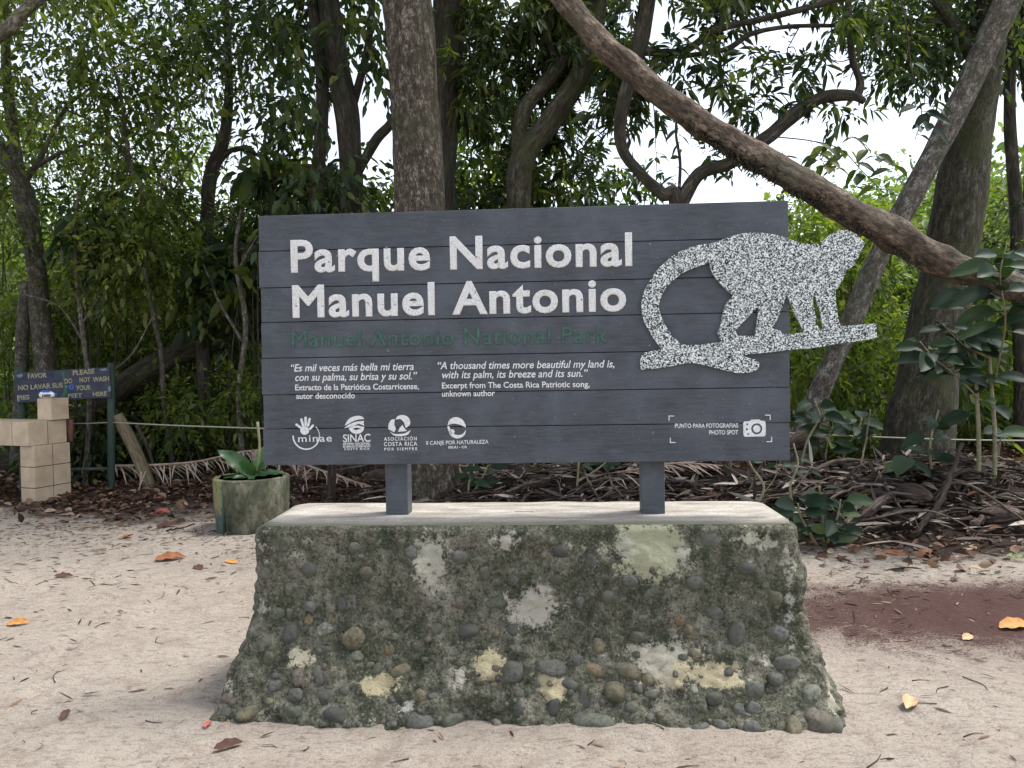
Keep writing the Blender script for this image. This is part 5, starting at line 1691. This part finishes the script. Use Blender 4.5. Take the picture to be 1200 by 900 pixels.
for k in range(110):
    sk = MB()
    right = R.random() < 0.6
    x, y = (R.normal(3.8, 1.3), R.normal(7.05, 0.45)) if right else (R.normal(1.1, 1.3), R.normal(8.4, 0.35))
    an = R.normal(0, 0.6) + (math.pi if R.random() < 0.5 else 0)
    L = R.uniform(0.3, 1.1)
    a = np.array([x, y, 0])
    e = a + np.array([math.cos(an), math.sin(an) * 0.6, 0]) * L
    a[2], e[2] = pilez(a[0], a[1]) + R.uniform(0, 0.06), pilez(e[0], e[1]) + R.uniform(0, 0.12)
    r = R.uniform(0.006, 0.022)
    w = spline([a, (a + e) / 2 + R.normal(0, 0.06, 3) * L + [0, 0, 0.03], e], 6)
    w[1:-1] += R.normal(0, r * 0.3, (len(w) - 2, 3))
    sk.tube(w, np.linspace(r, r * 0.4, len(w)), 6, 0.12, 12)
    tag(sk.build('dead_stick', STICK if R.random() < 0.55 else STICK_D, origin=a), 'thin dead stick lying loose in the brush pile behind the plinth', 'stick', 'loose sticks on the brush pile')


def sheath(label, a, bb, wd, name='palm_sheath'):
    """curled boat-shaped palm sheath"""
    a, bb = P(*a), P(*bb)
    d = unit(bb - a)
    L = np.linalg.norm(bb - a)
    up = unit(np.cross(np.cross(d, [0.1, -0.75, 0.6]), d))
    up = unit(np.array([0, -0.6, 0.8]) - d * np.dot([0, -0.6, 0.8], d))
    s_ = np.cross(d, up)
    v, f = [], []
    n1_, n2_ = 12, 9
    for q in range(n1_ + 1):
        t = q / n1_
        hw = wd * (0.35 + 0.65 * math.sin(math.pi * min(1, 0.12 + t * 0.9))) * 0.5
        for k in range(n2_):
            an = (k / (n2_ - 1) - 0.5) * 3.6
            v.append(a + d * L * t + s_ * math.sin(an) * hw + up * (math.cos(an) * hw * 0.9 - 0.06 * L * (2 * t - 1) ** 2))
    for q in range(n1_):
        for k in range(n2_ - 1):
            z = q * n2_ + k
            f.append([z, z + 1, z + n2_ + 1, z + n2_])
    mb = MB()
    v = np.array(v)
    bk = np.stack([(v - a) @ s_, (v - a) @ up, (v - a) @ d], -1)
    mb.add(v, f, 0, bk)
    o = mb.build(name, SHEATH, origin=a)
    so_ = o.modifiers.new('thick', 'SOLIDIFY')
    so_.thickness = 0.012
    return tag(o, label, 'palm sheath')


sheath('grey brown curled sheath propped at the left of the brush pile', (978, 580, 7.0), (1008, 556, 7.2), 0.2)
sheath('dark hollow sheath lying in the middle of the brush pile', (1050, 572, 6.9), (1100, 590, 6.7), 0.22)
sheath('reddish curled sheath beside the right edge of the board', (922, 520, 7.9), (968, 512, 8.0), 0.22)
sheath('long brown sheath across the back of the brush pile', (1020, 545, 7.4), (1080, 565, 7.3), 0.2)
sheath('dark broken sheath at the far right of the brush pile', (1148, 605, 6.5), (1200, 600, 6.5), 0.17)
sheath('mossy long sheath leaning in front of the brush pile', (1000, 610, 6.5), (1055, 572, 6.8), 0.1)
sheath('brown sheath lying below the board right of centre', (610, 575, 8.3), (650, 560, 8.4), 0.16)
sheath('dark sheath lying behind the left sign post', (430, 556, 8.9), (470, 560, 8.8), 0.18)

# ------------------------------------------------------------------ litter


def scatter(n_try, fn, box_):
    x = R.uniform(box_[0], box_[1], n_try)
    y = R.uniform(box_[2], box_[3], n_try)
    k = R.random(n_try) < fn(x, y)
    return x[k], y[k]


def inside_plinth(x, y):
    q = np.stack([x - BC[0], y - BC[1]], -1)
    u, v = q @ EX[:2], q @ EN[:2]
    return (np.abs(u) < 1.36) & (v > -0.36) & (v < 0.6)


def dens(x, y):
    return np.clip((y - litter_edge(x) + 0.9 + 0.5 * vn(np.stack([x, y, x * 0], -1) * 1.2, 77)) / 1.6, 0, 1) ** 1.5


x, y = scatter(42000, dens, (-9, 9, 5.2, 12.5))
nn3 = len(x)
mb = MB()
zz = np.maximum(ground_z(x, y), np.where(x > -1.6, pilez(x, y) - 0.05, -9)) + R.uniform(0.0, 0.045, nn3)
d_ = np.stack([R.normal(0, 1, nn3), R.normal(0, 1, nn3), R.normal(0, 0.25, nn3)], -1)
leaf_quads(mb, np.stack([x, y, zz], -1), d_, 0.035 + 0.11 * R.random(nn3) ** 1.6, 0.5, 0.5, 0.05, 0, 0.45)
tag(mb.build('leaf_litter', LF_DRY), 'brown fallen leaves carpeting the ground under the trees', 'leaf litter', kind='stuff')


def dens2(x, y):
    p = np.stack([x, y, x * 0], -1)
    nz = np.clip(0.5 + 0.9 * vn(p * 1.1, 91) + 0.5 * vn(p * 3.1, 92), 0, 1)
    far = np.clip((y - litter_edge(x) + 4.2) / 4.5, 0, 1)
    return np.clip((0.08 + far ** 2 * 1.5) * (0.25 + nz), 0, 1) * ~inside_plinth(x, y)


x, y = scatter(90000, dens2, (-7, 7, 2.2, 9.5))
nn3 = len(x)
mb = MB()
d_ = np.stack([R.normal(0, 1, nn3), R.normal(0, 0.6, nn3), R.normal(0, 0.08, nn3)], -1)
leaf_quads(mb, np.stack([x, y, ground_z(x, y) + 0.004], -1), d_, 0.012 + 0.085 * R.random(nn3) ** 3.2, 0.15, 0.35, 0.0, 0, 0.35)
tag(mb.build('sand_debris', LF_BIT), 'tiny dark bits of leaf and bark strewn over the sand', 'debris', kind='stuff')
# a few curly dead twigs on the sand
mb = MB()
for k in range(150):
    x, y = R.uniform(-4, 4), R.uniform(2.3, 7.5)
    if inside_plinth(np.array([x]), np.array([y]))[0]:
        continue
    L = R.uniform(0.04, 0.16)
    an = R.uniform(0, 6.28)
    pp_ = [np.array([x + math.cos(an) * L * t + R.normal(0, L * 0.1), y + math.sin(an) * L * t + R.normal(0, L * 0.1), 0]) for t in (0, 0.5, 1)]
    w = spline(pp_, 4)
    w[:, 2] = ground_z(w[:, 0], w[:, 1]) + 0.004
    mb.tube(w, np.linspace(0.0025, 0.0012, len(w)), 5)
tag(mb.build('twig_debris', STICK_D), 'hair-thin dark twigs scattered over the pale sand', 'debris', kind='stuff')

for px, py, L, an, mt, lab in (
        (22, 733, 0.13, 0.2, LF_ORANGE, 'bright orange oval leaf on the sand at the far left'),
        (200, 656, 0.24, 0.3, LF_RUST, 'long rust orange leaf on the sand left of the plinth'),
        (271, 661, 0.13, 2.8, LF_ORANGE, 'orange curled leaf just left of the plinth'),
        (1066, 829, 0.13, 0.9, LF_TAN, 'crumpled tan orange leaf on the sand right of the plinth'),
        (1190, 735, 0.20, 0.15, LF_ORANGE, 'large orange leaf on the sand at the right edge'),
        (1134, 748, 0.09, 0.5, LF_TAN, 'small pale leaf at the edge of the red soil'),
        (77, 842, 0.10, 1.9, LF_BROWN, 'curled dark brown leaf on the sand at the lower left'),
        (268, 876, 0.11, 0.3, LF_BROWN, 'flat blackish leaf in front of the left corner of the plinth'),
        (244, 850, 0.06, 1.5, LF_RED, 'narrow red brown leaf against the left foot of the plinth'),
        (1087, 650, 0.22, 0.4, LF_RUST, 'large rust leaf at the edge of the litter, right of the plinth'),
        (1048, 647, 0.18, 2.6, LF_RUST, 'rust brown leaf nearest the bluish plant'),
        (1190, 655, 0.14, 0.1, LF_GREEN, 'yellow green leaf on the ground at the right edge'),
        (1135, 642, 0.2, 2.9, LF_TAN, 'tan leaf in the litter in front of the short cut stick'),
        (75, 675, 0.14, 0.1, LF_BROWN, 'dark curled leaf on the sand below the washing station'),
        (150, 632, 0.12, 1.1, LF_RUST, 'rust leaf halfway between the washing station and planter'),
        (190, 600, 0.17, 0.1, LF_RED, 'red leaf on the litter edge left of the planter'),
        (188, 592, 0.10, 1.0, LF_RED, 'small crimson leaf above the larger red leaf'),
        (130, 587, 0.08, 1.5, LF_TAN, 'yellow leaf at the foot of the notice post'),
        (740, 583, 0.3, 0.1, LF_RUST, 'big rust leaf behind the plinth near the right post'),
        (232, 666, 0.14, 2.4, LF_BROWN, 'dark leaf beside the orange curled leaf'),
        (196, 618, 0.2, 0.3, LF_BROWN, 'dark narrow leaf left of the planter foot')):
    c = G(px, py)
    c[2] = float(ground_z(c[0], c[1])) + 0.012
    if py < 600:
        c[2] += 0.05
    d = np.array([math.cos(an), math.sin(an), 0.08])
    mb = MB()
    big_leaf(mb, c - d * L / 2, d, L, L * R.uniform(0.36, 0.52), (R.normal(0, 0.25), -0.35, 1), R.uniform(-0.1, 0.15), R.uniform(0.2, 0.7), 0, 0.06, 10)
    o = mb.build('fallen_leaf', mt, origin=c)
    tag(o, lab, 'leaf')

S.render.resolution_x, S.render.resolution_y = 1024, 768
S.cycles.max_bounces = 8
S.cycles.transparent_max_bounces = 8
print('LEAVES', LEAVES)
